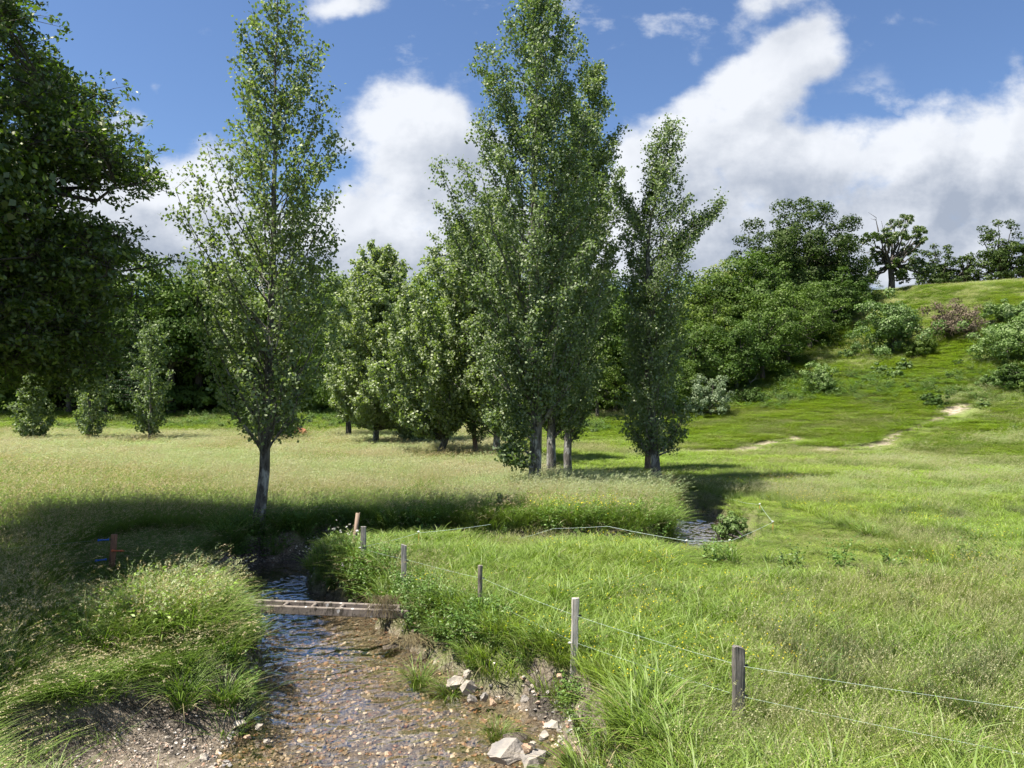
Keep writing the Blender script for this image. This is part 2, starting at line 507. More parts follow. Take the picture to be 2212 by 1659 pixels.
def base_h(x, y):
    s = hill_s(x, y)
    low = 1.6 * np.clip((s + 20) / 20, 0, 1) ** 2
    k = np.clip(s, 0, None)
    slope = 0.33 * k - 0.17 * 8 * (1 - np.exp(-k / 8)) + 0.0
    up = slope
    cap = 17.6
    up = np.where(up > cap - 4, cap - 4 + 4 * np.tanh((up - cap + 4) / 4.0) + 0.012 * np.clip(s - 60, 0, None), up)
    up = up * np.interp(x, [-30, 0, 14, 28, 38, 46, 54], [.75, .66, .64, .70, .80, .92, 1.0])
    z = low + up
    z = z + (fbm(x * 0.08, y * 0.08, 3, 3) - 0.5) * 1.3 * sstep(2, 25, s)
    z = z + (fbm(x * 0.5, y * 0.5, 8, 3) - 0.5) * 0.22 + (fbm(x * 0.05 + 5, y * 0.05, 9, 2) - 0.5) * 0.35 * sstep(24, 45, y)
    return z
def bar_mask(x, y):
    r = np.hypot((x + 4.65) / 1.05, (y - 9.7) / 1.3) + (fbm(x * 1.6, y * 1.6, 88, 3) - .5) * .7
    return 1 - sstep(.8, 1.1, r)
def bank_w(x, y):
    g1 = np.exp(-(((x + 5.0) / 1.6) ** 2 + ((y - 9.3) / 1.4) ** 2))
    g2 = np.exp(-(((x - 0.1) / .7) ** 2 + ((y - 10.4) / .85) ** 2))
    return 0.38 + 4.2 * np.clip(g1 * 1.5, 0, 1) + .85 * g2
PATH = [[(1470, 973), (1560, 972), (1620, 968)], [(1610, 962), (1680, 950), (1720, 945)], [(1740, 967), (1800, 968), (1860, 966), (1900, 957), (1925, 940)],
        [(1925, 940), (1980, 920), (2040, 900), (2060, 890)], [(2045, 890), (2078, 876)], [(2195, 1018), (2230, 1016)]]
def ray_ground(px, py):
    """march a view ray to the terrain"""
    ux, uz = (px * S - 512) / FPX, -(py * S - HPX) / FPX
    d = np.arange(8, 160, 0.25)
    h = base_h(ux * d, d)
    i = np.argmax(CAMZ + uz * d < h)
    return ux * d[i], d[i]
def gd(px, py):
    """distance of the terrain at a displayed pixel"""
    return ray_ground(px, py)[1]
PATHW = [np.array([ray_ground(*p) for p in seg]) for seg in PATH]
PWID = [1.0, 0.65, 0.6, 0.4, .75, .5]
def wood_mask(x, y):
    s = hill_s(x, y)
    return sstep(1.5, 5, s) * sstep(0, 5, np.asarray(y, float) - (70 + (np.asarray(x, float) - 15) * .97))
def path_mask(x, y):
    m = np.full(np.shape(x), 9.0)
    for seg, wd in zip(PATHW, PWID):
        for a, b in zip(seg[:-1], seg[1:]):
            d = b - a
            t = np.clip(((x - a[0]) * d[0] + (y - a[1]) * d[1]) / (d @ d + 1e-9), 0, 1)
            m = np.minimum(m, np.hypot(x - a[0] - t * d[0], y - a[1] - t * d[1]) / wd)
    m = m + (fbm(x * 1.2, y * 1.2, 44, 3) - 0.5) * 1.3
    return 1 - sstep(0.75, 1.1, m)
def height(x, y, full=False):
    x = np.asarray(x, float); y = np.asarray(y, float)
    g = base_h(x, y)
    e = stream_e(x, y)
    bw = bank_w(x, y)
    t = np.clip(e / bw, 0, 1)
    flat = np.clip((bw - 0.6) / 2.0, 0, 1)
    prof = (1 - flat) * t ** 0.55 + flat * (t * t * (3 - 2 * t))
    bed = WATER_Z - 0.02 - 0.20 * sstep(0, 0.7, -e) + (fbm(x * 2.0, y * 2.0, 12, 3) - 0.5) * 0.10
    z = np.where(e < 0, bed, (WATER_Z - 0.02) * (1 - prof) + g * prof)
    lump = (fbm(x * 4.0, y * 4.0, 21, 3) - 0.5) * 0.16 * sstep(0, .2, e) * (1 - sstep(bw, bw + .5, e))
    z = z + lump
    pm = path_mask(x, y)
    z = z - 0.12 * pm
    if full:
        return z, e, bw, pm, g
    return z

def axis(segs):
    out = [segs[0][0]]
    for a, b, s0, s1 in segs:
        while out[-1] < b - 1e-6:
            f = (out[-1] - a) / (b - a)
            out.append(out[-1] + s0 + (s1 - s0) * f)
    return np.array(out)
xa = axis([(-220, -40, 12, 1.2), (-40, -12, 1.0, 0.16), (-12, 9, 0.12, 0.12), (9, 40, 0.14, 0.8), (40, 90, 0.8, 1.2), (90, 260, 2, 12)])
ya = axis([(-12, 6, 1.5, 0.3), (6, 24, 0.10, 0.14), (24, 35, 0.14, 0.22), (35, 75, 0.22, 0.7), (75, 125, 0.7, 1.2), (125, 700, 3, 40)])
gx, gy = np.meshgrid(xa, ya)
gz, ge, gbw, gpm, gg = height(gx.ravel(), gy.ravel(), True)
nx, ny = len(xa), len(ya)
ii = (np.arange(ny - 1)[:, None] * nx + np.arange(nx - 1)[None, :]).ravel()
tq = np.stack([ii, ii + 1, ii + nx + 1, ii + nx], -1)
def hay_mask(x, y):
    left = ~pasture_side(x, y)
    y0 = 24 + np.clip((-x - 8.5) * 1.1, 0, 14)
    h = np.where(left, sstep(0, 5, y - y0 + (fbm(x * .3, y * .3, 31, 3) - .5) * 8), 0)
    s = hill_s(x, y)
    h = np.where(left, h * (1 - sstep(66, 69, y + (fbm(x * .2, y * .2, 37, 2) - .5) * 5)), h)
    h = np.where(~left, 0.38 * sstep(0.50, 0.66, fbm(x * 0.10, y * 0.16, 77, 3)) * sstep(20, 32, y), h)
    h = np.maximum(h, 0.9 * sstep(42, 50, s) * (x > 20))
    return h
soil = np.maximum(bar_mask(gx.ravel(), gy.ravel()), 1 - sstep(gbw * 0.55, gbw + 0.12, ge + (fbm(gx.ravel() * 2.5, gy.ravel() * 2.5, 14, 3) - .5) * 0.9))
hay = hay_mask(gx.ravel(), gy.ravel())
soil = soil * np.where(pasture_side(gx.ravel(), gy.ravel()) & (gy.ravel() > 11.9) & (gz > WATER_Z + .02), .35, 1)
shaded_wood_floor = wood_mask(gx.ravel(), gy.ravel())  # ground under the wood, where the trees' shade is painted in

m, nt = new_mat('meadow_ground')
at = nt.n('ShaderNodeAttribute', attribute_name='col')
sx = nt.n('ShaderNodeSeparateColor'); nt.put(sx.inputs[0], at.outputs['Color'])
posn = nt.n('ShaderNodeNewGeometry').outputs['Position']
n1 = nt.noise(posn, 0.25, 5, 0.6)
n2 = nt.noise(posn, 3.0, 6, 0.65)
n3 = nt.noise(posn, 22.0, 5, 0.7)
green = nt.mix(nt.ss(n2, 0.30, 0.70), (0.125, 0.165, 0.042), (0.175, 0.22, 0.062))
green = nt.mix(nt.ss(n1, 0.42, 0.62), green, nt.mix(n2, (0.15, 0.17, 0.045), (0.20, 0.21, 0.07)))
haycol = nt.mix(n2, (0.14, 0.16, 0.055), (0.25, 0.24, 0.11))
c = nt.mix(sx.outputs[1], green, haycol)
c = nt.mix(nt.m('MULTIPLY', sx.outputs[2], 0.9), c, nt.mix(n2, (0.030, 0.030, 0.014), (0.060, 0.055, 0.026)))  # dark wood floor, shade under the trees mixed into its colour
vor = nt.n('ShaderNodeTexVoronoi'); nt.put(vor.inputs['Vector'], posn); vor.inputs['Scale'].default_value = 34
soilc = nt.mix(n2, (0.11, 0.085, 0.060), (0.25, 0.205, 0.155))
soilc = nt.mix(nt.ss(n3, 0.52, 0.66), soilc, (0.36, 0.31, 0.25))
soilc = nt.mix(nt.ss(n3, 0.46, 0.36), soilc, (0.05, 0.04, 0.032))
dk = nt.noise(nt.vm('ADD', posn, (3, 9, 1)), 1.1, 4, 0.6)
soilc = nt.mix(nt.m('MULTIPLY', nt.ss(dk, 0.50, 0.58), 0.75), soilc, nt.mix(nt.ss(n3, 0.45, 0.62), (0.028, 0.024, 0.020), (0.13, 0.115, 0.095)))
wet = nt.ss(nt.sep(posn)[2], -0.86, -0.78, 1.0, 0.0)
vc = nt.n('ShaderNodeSeparateColor'); nt.put(vc.inputs[0], vor.outputs['Color'])
soilc = nt.mix(wet, soilc, nt.mix(vc.outputs[0], (0.12, 0.105, 0.085), (0.30, 0.255, 0.195)))
c = nt.mix(sx.outputs[0], c, soilc)
pa = nt.n('ShaderNodeAttribute', attribute_name='track')
c = nt.mix(pa.outputs['Fac'], c, nt.mix(nt.ss(n2, 0.35, 0.6), (0.20, 0.16, 0.11), (0.42, 0.35, 0.26)))
p = nt.n('ShaderNodeBsdfPrincipled'); nt.put(p.inputs['Base Color'], c); p.inputs['Roughness'].default_value = 0.95
p.inputs['Specular IOR Level'].default_value = 0.15
b = nt.n('ShaderNodeBump'); b.inputs['Strength'].default_value = 0.9; b.inputs['Distance'].default_value = 0.05
nt.put(b.inputs['Height'], nt.m('ADD', n3, nt.m('MULTIPLY', n2, 1.5))); nt.t.links.new(b.outputs[0], p.inputs['Normal'])
finish(nt, p.outputs[0])
me = mesh_np('ground', np.stack([gx.ravel(), gy.ravel(), gz], -1), tq, m, np.stack([soil, hay, shaded_wood_floor], -1), None, True)
ta = me.attributes.new('track', 'FLOAT', 'POINT'); ta.data.foreach_set('value', gpm.astype(np.float32))
obj('ground', me, kind='structure')

# ------------------------------------------------------------------ stream water
m, nt = new_mat('stream_water')
pos = nt.n('ShaderNodeNewGeometry').outputs['Position']
pr = nt.n('ShaderNodeMapping'); nt.put(pr.inputs[0], pos); pr.inputs['Rotation'].default_value = (0, 0, R(-12)); pr.inputs['Scale'].default_value = (1.0, 1.6, 1)
r1 = nt.noise(pr.outputs[0], 5.5, 1, 0.5, 1.2)
r2 = nt.noise(pr.outputs[0], 15.0, 1, 0.5, 0.8)
r3 = nt.noise(pr.outputs[0], 1.3, 2, 0.5, 0.3)
r4 = nt.noise(pr.outputs[0], 46.0, 2, 0.6, 0.3)
hh = nt.m('ADD', nt.m('MULTIPLY', r1, 1.0), nt.m('ADD', nt.m('MULTIPLY_ADD', r2, 0.28, nt.m('MULTIPLY', nt.m('POWER', r4, 7.0), 6.0)), nt.m('MULTIPLY', r3, 0.8)))
b = nt.n('ShaderNodeBump'); b.inputs['Strength'].default_value = 0.12; b.inputs['Distance'].default_value = 0.003
nt.put(b.inputs['Height'], hh)
fr = nt.n('ShaderNodeFresnel'); fr.inputs[0].default_value = 1.33; nt.t.links.new(b.outputs[0], fr.inputs['Normal'])
gl = nt.n('ShaderNodeBsdfAnisotropic'); gl.inputs['Roughness'].default_value = 0.07; nt.t.links.new(b.outputs[0], gl.inputs['Normal'])
gl.inputs[0].default_value = (0.95, 0.97, 1, 1)
tr = nt.n('ShaderNodeBsdfTransparent'); tr.inputs[0].default_value = (0.79, 0.74, 0.65, 1)
mx = nt.n('ShaderNodeMixShader'); nt.put(mx.inputs[0], nt.m('MULTIPLY_ADD', fr.outputs[0], 2.5, 0.0, clamp=True))
nt.t.links.new(tr.outputs[0], mx.inputs[1]); nt.t.links.new(gl.outputs[0], mx.inputs[2])
finish(nt, mx.outputs[0])
# real ripples: a fine strip along the channel
seg_l = np.concatenate([[0], np.cumsum(np.hypot(*np.diff(STREAM[:, :2], axis=0).T))])
i0_ = np.argmax(STREAM[:, 1] > 6.0)
l_near = np.arange(seg_l[i0_], seg_l[i0_] + 36, 0.045)
l_all = np.concatenate([seg_l[:i0_], l_near, seg_l[seg_l > l_near[-1] + .3]])
cl = np.stack([np.interp(l_all, seg_l, STREAM[:, k]) for k in range(3)], -1)
tt = np.gradient(cl[:, :2], axis=0); tt /= np.linalg.norm(tt, axis=1)[:, None]
for _ in range(6):
    tt[1:-1] = (tt[:-2] + tt[1:-1] + tt[2:]) / 3
nn = np.stack([-tt[:, 1], tt[:, 0]], -1)
NW = 90
fr_ = np.linspace(-1, 1, NW)
WX = cl[:, 0:1] + nn[:, 0:1] * (cl[:, 2:3] + .32) * fr_[None]
WY = cl[:, 1:2] + nn[:, 1:2] * (cl[:, 2:3] + .32) * fr_[None]
Lc = l_all[:, None] + 0 * fr_[None]; Wc = (cl[:, 2:3] + .32) * fr_[None]
wq = fbm(WX * 1.3, WY * 1.3, 150, 2) * 2.0
hz_ = (fbm(Wc * 3.2 + wq, Lc * 5.0 + wq, 151, 2) - .5) * .044 + (np.abs(fbm(Wc * 7 - wq, Lc * 10 + wq, 152, 2) - .5)) * -.036
hz_ = hz_ * (.55 + .9 * fbm(WX * .6, WY * .6, 153, 2))
hz_ = np.where((l_all > l_near[0] + .1)[:, None] & (l_all < l_near[-1])[:, None], hz_, 0)
wv = np.stack([WX, WY, WATER_Z + hz_], -1)
k = len(cl)
ii = (np.arange(k - 1)[:, None] * NW + np.arange(NW - 1)[None, :]).ravel()
obj('stream_water', mesh_np('stream_water', wv.reshape(-1, 3), np.stack([ii, ii + 1, ii + NW + 1, ii + NW], -1)[:, ::-1], m, smooth=True), kind='structure')

# ------------------------------------------------------------------ scattering with geometry nodes
def scatter(name, pts, rotz, scl, vi, meshes, tilt=None, **props):
    n = len(pts)
    me = bpy.data.meshes.new(name)
    me.vertices.add(n); me.vertices.foreach_set('co', np.asarray(pts, np.float32).ravel())
    a = me.attributes.new('rot', 'FLOAT_VECTOR', 'POINT')
    r = np.zeros((n, 3), np.float32); r[:, 2] = rotz
    if tilt is not None:
        r[:, :2] = tilt
    a.data.foreach_set('vector', r.ravel())
    a = me.attributes.new('scl', 'FLOAT_VECTOR', 'POINT')
    s_ = np.asarray(scl, np.float32)
    if s_.ndim == 1:
        s_ = np.repeat(s_[:, None], 3, 1)
    a.data.foreach_set('vector', np.ascontiguousarray(s_).ravel())
    a = me.attributes.new('vi', 'INT', 'POINT'); a.data.foreach_set('value', np.asarray(vi, np.int32))
    col = bpy.data.collections.new(name + '_plants')
    for i, mm in enumerate(meshes):
        col.objects.link(bpy.data.objects.new('%s_%02d' % (name, i), mm))
    g = bpy.data.node_groups.new(name, 'GeometryNodeTree')
    g.interface.new_socket('Geometry', in_out='INPUT', socket_type='NodeSocketGeometry')
    g.interface.new_socket('Geometry', in_out='OUTPUT', socket_type='NodeSocketGeometry')
    N, L = g.nodes, g.links
    gi, go = N.new('NodeGroupInput'), N.new('NodeGroupOutput')
    ip = N.new('GeometryNodeInstanceOnPoints')
    ci = N.new('GeometryNodeCollectionInfo'); ci.inputs[0].default_value = col
    ci.inputs['Separate Children'].default_value = True; ci.inputs['Reset Children'].default_value = True
    L.new(gi.outputs[0], ip.inputs['Points']); L.new(ci.outputs[0], ip.inputs['Instance'])
    ip.inputs['Pick Instance'].default_value = True
    def attr(nm, dt):
        q = N.new('GeometryNodeInputNamedAttribute'); q.data_type = dt; q.inputs[0].default_value = nm
        return q.outputs[0]
    L.new(attr('vi', 'INT'), ip.inputs['Instance Index'])
    L.new(attr('rot', 'FLOAT_VECTOR'), ip.inputs['Rotation'])
    L.new(attr('scl', 'FLOAT_VECTOR'), ip.inputs['Scale'])
    L.new(ip.outputs[0], go.inputs[0])
    o = obj(name, me, **props)
    md = o.modifiers.new('scatter', 'NODES'); md.node_group = g
    return o

def blades(rng, n, rad, h, hv, wd, bend, lean=(0, 0), c0=(.05, .1, .015), c1=(.15, .24, .04), seg=4, cj=0.25, spread=0.5, droop=0.0):
    """n grass blades as quad strips; returns verts, quads, colours"""
    a = rng.random(n) * 2 * math.pi
    r_ = rad * np.sqrt(rng.random(n))
    base = np.stack([np.cos(a) * r_, np.sin(a) * r_, np.full(n, -0.03)], -1)
    L_ = h * (1 + hv * (rng.random(n) * 2 - 1))
    az = a + rng.normal(size=n) * 0.9
    d = np.stack([np.cos(az), np.sin(az)], -1)
    out = spread * rng.random(n)
    t = np.linspace(0, 1, seg + 1)
    bd = bend * (0.4 + rng.random(n))
    hx = (out[:, None] * t + bd[:, None] * t ** 2.2) * L_[:, None]
    hz = (t[None] * (1 - 0.15 * out[:, None]) - (0.42 * bd[:, None] + droop) * t[None] ** 3) * L_[:, None]
    c = base[:, None, :] + np.stack([d[:, 0, None] * hx + lean[0] * t[None] ** 1.8 * L_[:, None], d[:, 1, None] * hx + lean[1] * t[None] ** 1.8 * L_[:, None], hz], -1)
    wz = wd * (0.7 + 0.6 * rng.random(n))[:, None] * np.array([0.7, 1, 0.95, 0.7, 0.08])[np.round(np.linspace(0, 4, seg + 1)).astype(int)][None]
    fa = az + math.pi / 2 + rng.normal(size=n) * 0.7
    sd_ = np.stack([np.cos(fa), np.sin(fa), np.zeros(n)], -1)[:, None, :]
    v_ = np.stack([c - sd_ * wz[..., None] / 2, c + sd_ * wz[..., None] / 2], 2)     # n,seg+1,2,3
    k = (seg + 1) * 2
    i = np.arange(n)[:, None] * k + np.arange(seg)[None] * 2
    q = np.stack([i, i + 1, i + 3, i + 2], -1).reshape(-1, 4)
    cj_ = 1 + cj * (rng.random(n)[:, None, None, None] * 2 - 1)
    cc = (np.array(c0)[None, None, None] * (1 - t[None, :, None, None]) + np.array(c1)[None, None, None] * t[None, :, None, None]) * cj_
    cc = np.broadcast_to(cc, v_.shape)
    return v_.reshape(-1, 3), q, cc.reshape(-1, 3), c

def seedheads(rng, tips, prev, length, wd, col, n=7, loose=0.3):
    """small feathery flower heads at the ends of stems"""
    V, Q, C = [], [], []
    k = len(tips)
    dr = tips - prev; dr /= np.linalg.norm(dr, axis=1)[:, None]
    dr[:, 2] -= 0.25
    for j in range(n):
        f = j / n
        cpos = tips + dr * (length * (f - 0.25)) + rng.normal(size=(k, 3)) * length * loose * 0.18 * (1 - .5 * f)
        v_, q = leaf_quads(cpos, rng.normal(size=(k, 3)), np.full(k, wd) * (1.2 - f * .5), rng, 0.42)
        V.append(v_); Q.append(q + sum(len(x) for x in V[:-1])); C.append(np.broadcast_to(np.array(col), v_.shape) * (0.8 + 0.4 * rng.random(len(v_)))[:, None])
    return np.concatenate(V), np.concatenate(Q), np.concatenate(C)

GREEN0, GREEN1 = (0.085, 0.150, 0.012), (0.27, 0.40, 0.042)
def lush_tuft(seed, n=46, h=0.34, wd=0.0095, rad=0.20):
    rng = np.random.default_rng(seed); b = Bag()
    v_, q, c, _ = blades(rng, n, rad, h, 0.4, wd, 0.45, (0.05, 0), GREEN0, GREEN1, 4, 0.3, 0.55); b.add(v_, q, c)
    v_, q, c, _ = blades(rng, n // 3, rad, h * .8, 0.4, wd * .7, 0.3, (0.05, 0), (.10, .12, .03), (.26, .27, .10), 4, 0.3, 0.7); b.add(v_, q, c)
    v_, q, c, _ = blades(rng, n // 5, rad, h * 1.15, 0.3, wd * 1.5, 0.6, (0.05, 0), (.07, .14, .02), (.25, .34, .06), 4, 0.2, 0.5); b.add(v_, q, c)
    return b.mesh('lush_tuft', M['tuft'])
def fine_tuft(seed, n=46, h=0.30):
    rng = np.random.default_rng(seed); b = Bag()
    v_, q, c, _ = blades(rng, n, 0.22, h, 0.5, 0.0055, 0.45, (0.10, 0), GREEN0, (0.18, 0.25, 0.05), 4, 0.3, 0.6); b.add(v_, q, c)
    v_, q, c, ctr = blades(rng, n // 5, 0.2, h * 1.7, 0.3, 0.003, 0.2, (0.25, 0), (.10, .15, .03), (.30, .28, .13), 4, 0.2, 0.2); b.add(v_, q, c)
    v_, q, c = seedheads(rng, ctr[:, -1], ctr[:, -2], 0.09, 0.022, (0.34, 0.34, 0.17), 4); b.add(v_, q, c)
    return b.mesh('fine_tuft', M['tuft'])
def hay_tuft(seed, h=0.78, pink=0.0):
    rng = np.random.default_rng(seed); b = Bag()
    v_, q, c, _ = blades(rng, 30, 0.24, h * .58, 0.4, 0.007, 0.5, (0.22, 0.03), (.08, .14, .02), (.27, .34, .08), 4, 0.3, 0.5); b.add(v_, q, c)
    v_, q, c, ctr = blades(rng, 24, 0.24, h, 0.25, 0.0038, 0.22, (0.42, 0.05), (.15, .22, .04), (.48, .48, .20), 4, 0.2, 0.22, 0.05); b.add(v_, q, c)
    hc = (0.42 + pink * .03, 0.43 - pink * .05, 0.26 - pink * .02)
    v_, q, c = seedheads(rng, ctr[:, -1], ctr[:, -2], 0.15, 0.034, hc, 8, 0.5); b.add(v_, q, c)
    return b.mesh('hay_tuft', M['hay'])
def tall_green_tuft(seed, h=0.7):
    rng = np.random.default_rng(seed); b = Bag()
    v_, q, c, _ = blades(rng, 46, 0.22, h * .75, 0.45, 0.009, 0.5, (0.07, 0), (.05, .105, .012), (.18, .29, .036), 4, 0.3, 0.5); b.add(v_, q, c)
    v_, q, c, ctr = blades(rng, 5, 0.2, h * 1.15, 0.25, 0.004, 0.25, (0.35, 0), (.10, .15, .03), (.30, .30, .12), 4, 0.2, 0.2, 0.05); b.add(v_, q, c)
    v_, q, c = seedheads(rng, ctr[:, -1], ctr[:, -2], 0.14, 0.030, (0.42, 0.36, 0.21), 7, 0.4); b.add(v_, q, c)
    return b.mesh('tall_tuft', M['tuft'])
def sedge_mesh(seed, n=80, h=0.85, wd=0.017, rad=0.18):
    rng = np.random.default_rng(seed); b = Bag()
    v_, q, c, _ = blades(rng, n, rad, h, 0.35, wd, 0.75, (0.05, 0), (.035, .085, .010), (.17, .27, .035), 6, 0.3, 0.35); b.add(v_, q, c)
    v_, q, c, _ = blades(rng, n // 6, rad, h * .8, 0.35, wd * .8, 1.0, (0, 0), (.16, .14, .06), (.40, .36, .20), 6, 0.2, 0.6); b.add(v_, q, c)
    return b.mesh('sedge', M['tuft'])
def rush_mesh(seed, h=0.75):
    rng = np.random.default_rng(seed); b = Bag()
    v_, q, c, ctr = blades(rng, 110, 0.16, h, 0.3, 0.0055, 0.12, (0.1, 0), (.03, .065, .012), (.095, .15, .035), 4, 0.3, 0.45); b.add(v_, q, c)
    t = ctr[::3]
    v_, q, c = seedheads(rng, t[:, -2], t[:, -3], 0.05, 0.025, (0.20, 0.14, 0.07), 4, 0.6); b.add(v_, q, c)
    return b.mesh('rush', M['tuft'])
def herb_mesh(seed, h=0.6, leaf=0.075, col=(0.10, 0.19, 0.035), nst=14, rad=0.22, flower=None):
    rng = np.random.default_rng(seed); b = Bag()
    v_, q, c, ctr = blades(rng, nst, rad, h, 0.35, 0.008, 0.2, (0.08, 0), (.05, .08, .02), (.10, .15, .03), 6, 0.2, 0.35); b.add(v_, q, c)
    C, Nn, Sz = [], [], []
    for s_ in range(nst):
        for j in range(1, 7):
            f = ctr[s_, j]
            for w_ in range(4):
                a = rng.random() * 6.283
                d = np.array([math.cos(a), math.sin(a), 0.1])
                sz = leaf * (0.6 + 0.7 * rng.random()) * (1.15 - j * 0.08)
                C.append(f + d * sz * 0.55 + np.array([0, 0, (rng.random() - .5) * .05])); Nn.append([d[0] * .5 + rng.normal() * .3, d[1] * .5 + rng.normal() * .3, 1.0]); Sz.append(sz)
    C = np.array(C)
    v_, q = leaf_quads(C, np.array(Nn), np.array(Sz), rng, 0.5)
    kk = np.repeat(0.7 + 0.6 * rng.random(len(C)), 4)[:, None]
    b.add(v_, q, np.array(col)[None] * kk)
    if flower is not None:
        tp = ctr[::3, -1]
        for j in range(9):
            v_, q = leaf_quads(tp + rng.normal(size=tp.shape) * [.025, .025, .01], np.array([[0, -0.3, 1.0]] * len(tp)) + rng.normal(size=tp.shape) * .4, np.full(len(tp), 0.03), rng, 0.9)
            b.add(v_, q, flower)
    return b.mesh('herb', M['herb'])
def fern_mesh(seed, size=0.9, nf=9, col=(0.10, 0.21, 0.035)):
    rng = np.random.default_rng(seed); b = Bag()
    for f in range(nf):
        a = f / nf * 6.283 + rng.normal() * .25
        L_ = size * (0.75 + .5 * rng.random())
        up = 0.6 + 0.4 * rng.random()
        d = np.array([math.cos(a), math.sin(a), 0]); sd_ = np.array([-d[1], d[0], 0])
        cc = np.array(col) * (0.75 + .5 * rng.random())
        N_ = 9
        for j in range(1, N_):
            t = j / N_
            c0 = d * L_ * t * .85 + np.array([0, 0, L_ * (up * t * 1.25 - .75 * t * t)])
            wl = L_ * 0.30 * (1 - t) ** 0.75 + .02
            dn = np.array([0, 0, -0.20 * wl])
            for sgn in (-1, 1):
                tip = c0 + sd_ * sgn * wl + d * wl * .35 + dn
                wd = L_ / N_ * 0.42
                b.add([c0 - d * wd * .3, c0 + (tip - c0) * .45 - d * wd * .6, tip, c0 + (tip - c0) * .45 + d * wd * .8], [[0, 1, 2, 3]], cc * (.85 + .3 * rng.random()))
    return b.mesh('fern', M['herb'])

LUSH = [lush_tuft(i) for i in range(7)] + [fine_tuft(20 + i) for i in range(5)]          # 0-6 lush, 7-11 fine
LUSH += [rush_mesh(40), rush_mesh(41, 0.6)]                                             # 12,13
LUSH += [sedge_mesh(50, 34, 0.5, 0.014, 0.12), sedge_mesh(51, 28, 0.42, 0.012, 0.12)]   # 14,15 broad bladed tufts
LUSH += [tall_green_tuft(60 + i) for i in range(4)]                                     # 16-19
HAY = [hay_tuft(100 + i, 0.78, (i % 3) / 2) for i in range(6)] + [tall_green_tuft(110, .75), tall_green_tuft(111, .8)]

def rand_wedge(rng, n, dmin, dmax, power, half=1.02):
    """points in the view wedge, density falling as 1/d**power"""
    uu = rng.random(n)
    k = 2 - power
    if abs(k) < 1e-3:
        d = dmin * (dmax / dmin) ** uu
    else:
        d = (dmin ** k + (dmax ** k - dmin ** k) * uu) ** (1 / k)
    a = (rng.random(n) * 2 - 1) * half
    t = np.tan(a * 0.72)
    return t * d, d

rng = np.random.default_rng(1)
GX, GY = rand_wedge(rng, 112000, 6.3, 150, 1.15)
hx_, hy_ = rng.uniform(8, 95, 34000), rng.uniform(48, 118, 34000)
hk = (hx_ < hy_ * .78) & (hill_s(hx_, hy_) < 58)
GX, GY = np.concatenate([GX, hx_[hk]]), np.concatenate([GY, hy_[hk]])
keep = (GX > -75) & (GX < 130)
GX, GY = GX[keep], GY[keep]
Z, E, BW, PM, _g = height(GX, GY, True)
soilp = np.maximum(bar_mask(GX, GY), 1 - sstep(BW * 0.55, BW + 0.12, E + (fbm(GX * 2.5, GY * 2.5, 14, 3) - .5) * 0.9))
soilp = soilp * np.where(pasture_side(GX, GY) & (GY > 11.9), .4, 1)
HM = hay_mask(GX, GY)
SS = hill_s(GX, GY)
PS = pasture_side(GX, GY)
woods = wood_mask(GX, GY)
gpx, gpy = W(244, 1236, 0)
nearpost = (np.hypot(GX - gpx - .3, GY - gpy + .9) < 1.0)
for q_ in [(1592, 1575), (873, 1268), (786, 1226)]:
    a_, b_ = W(q_[0], q_[1], 0)
    nearpost |= np.hypot((GX - a_) * 1.4, GY - b_ + .35) < .5
PMf = np.maximum(PM, path_mask(GX, GY + 1.6))
keep = (E > 0.05) & ~(nearpost & (rng.random(len(GX)) < .8)) & (rng.random(len(GX)) > soilp * 0.97) & (PMf < 0.3) & (rng.random(len(GX)) > woods * .9) & (SS < 75)
GX, GY, Z, E, BW, HM, SS, PS = [a[keep] for a in (GX, GY, Z, E, BW, HM, SS, PS)]
DD = np.hypot(GX, GY)
ishay = rng.random(len(GX)) < HM
# hay meadow
sel = ishay
def put_grass(name, sel, vi, scl, meshes, wind=0.55, **kw):
    n = sel.sum()
    return scatter(name, np.stack([GX[sel], GY[sel], Z[sel]], -1), rng.normal(size=n) * wind, scl, vi, meshes, **kw)
n = sel.sum()
far = np.clip(DD[sel] / 30, 0.9, 2.0)
on_right = PS[sel]
sc_h = (0.75 + 0.4 * rng.random(n)) * np.where(on_right, 0.65, 1.0)
scl = np.stack([sc_h * far, sc_h * far, sc_h * (1 + 0.0 * far)], -1)
scl[:, 2] *= np.where(SS[sel] > 35, 0.7, 1)
patch = fbm(GX[sel] * .25, GY[sel] * .35, 61, 3)
vi = np.where(patch > 0.56, rng.integers(6, 8, n), rng.integers(0, 6, n))
put_grass('hay_meadow_grass', sel, vi, scl, HAY, kind='stuff')
# green grass
sel = ~ishay
n = sel.sum()
x_, y_, d_, s_ = GX[sel], GY[sel], DD[sel], SS[sel]
pas = PS[sel]
far = np.clip(d_ / 26, 1.0, 2.2)
r = rng.random(n)
vi = rng.integers(0, 7, n)
fine = fbm(x_ * .35, y_ * .35, 91, 3)
vi = np.where(fine + (r - .5) * .3 > np.where(d_ < 22, 0.60, 0.54), rng.integers(7, 12, n), vi)
vi = np.where((rng.random(n) < 0.34) & pas & (d_ < 26) & (fine < .6), rng.integers(14, 16, n), vi)
rp = fbm(x_ * .45 + 9, y_ * .45, 97, 3)
vi = np.where(pas & (rp > 0.66) & (rng.random(n) < 0.22) & (x_ > 4) & (d_ < 45), rng.integers(12, 14, n), vi)
vi = np.where(~pas & (y_ < 70), rng.integers(16, 20, n), vi)
sz = 0.75 + 0.5 * rng.random(n)
shortz = np.where(pas & (y_ > 19), 0.72, 1.0)
ee = E[sel]
shortz = np.where(pas & (x_ > 3.6) & (x_ < 10) & (y_ > 16.0) & (y_ < 31), .24, shortz)
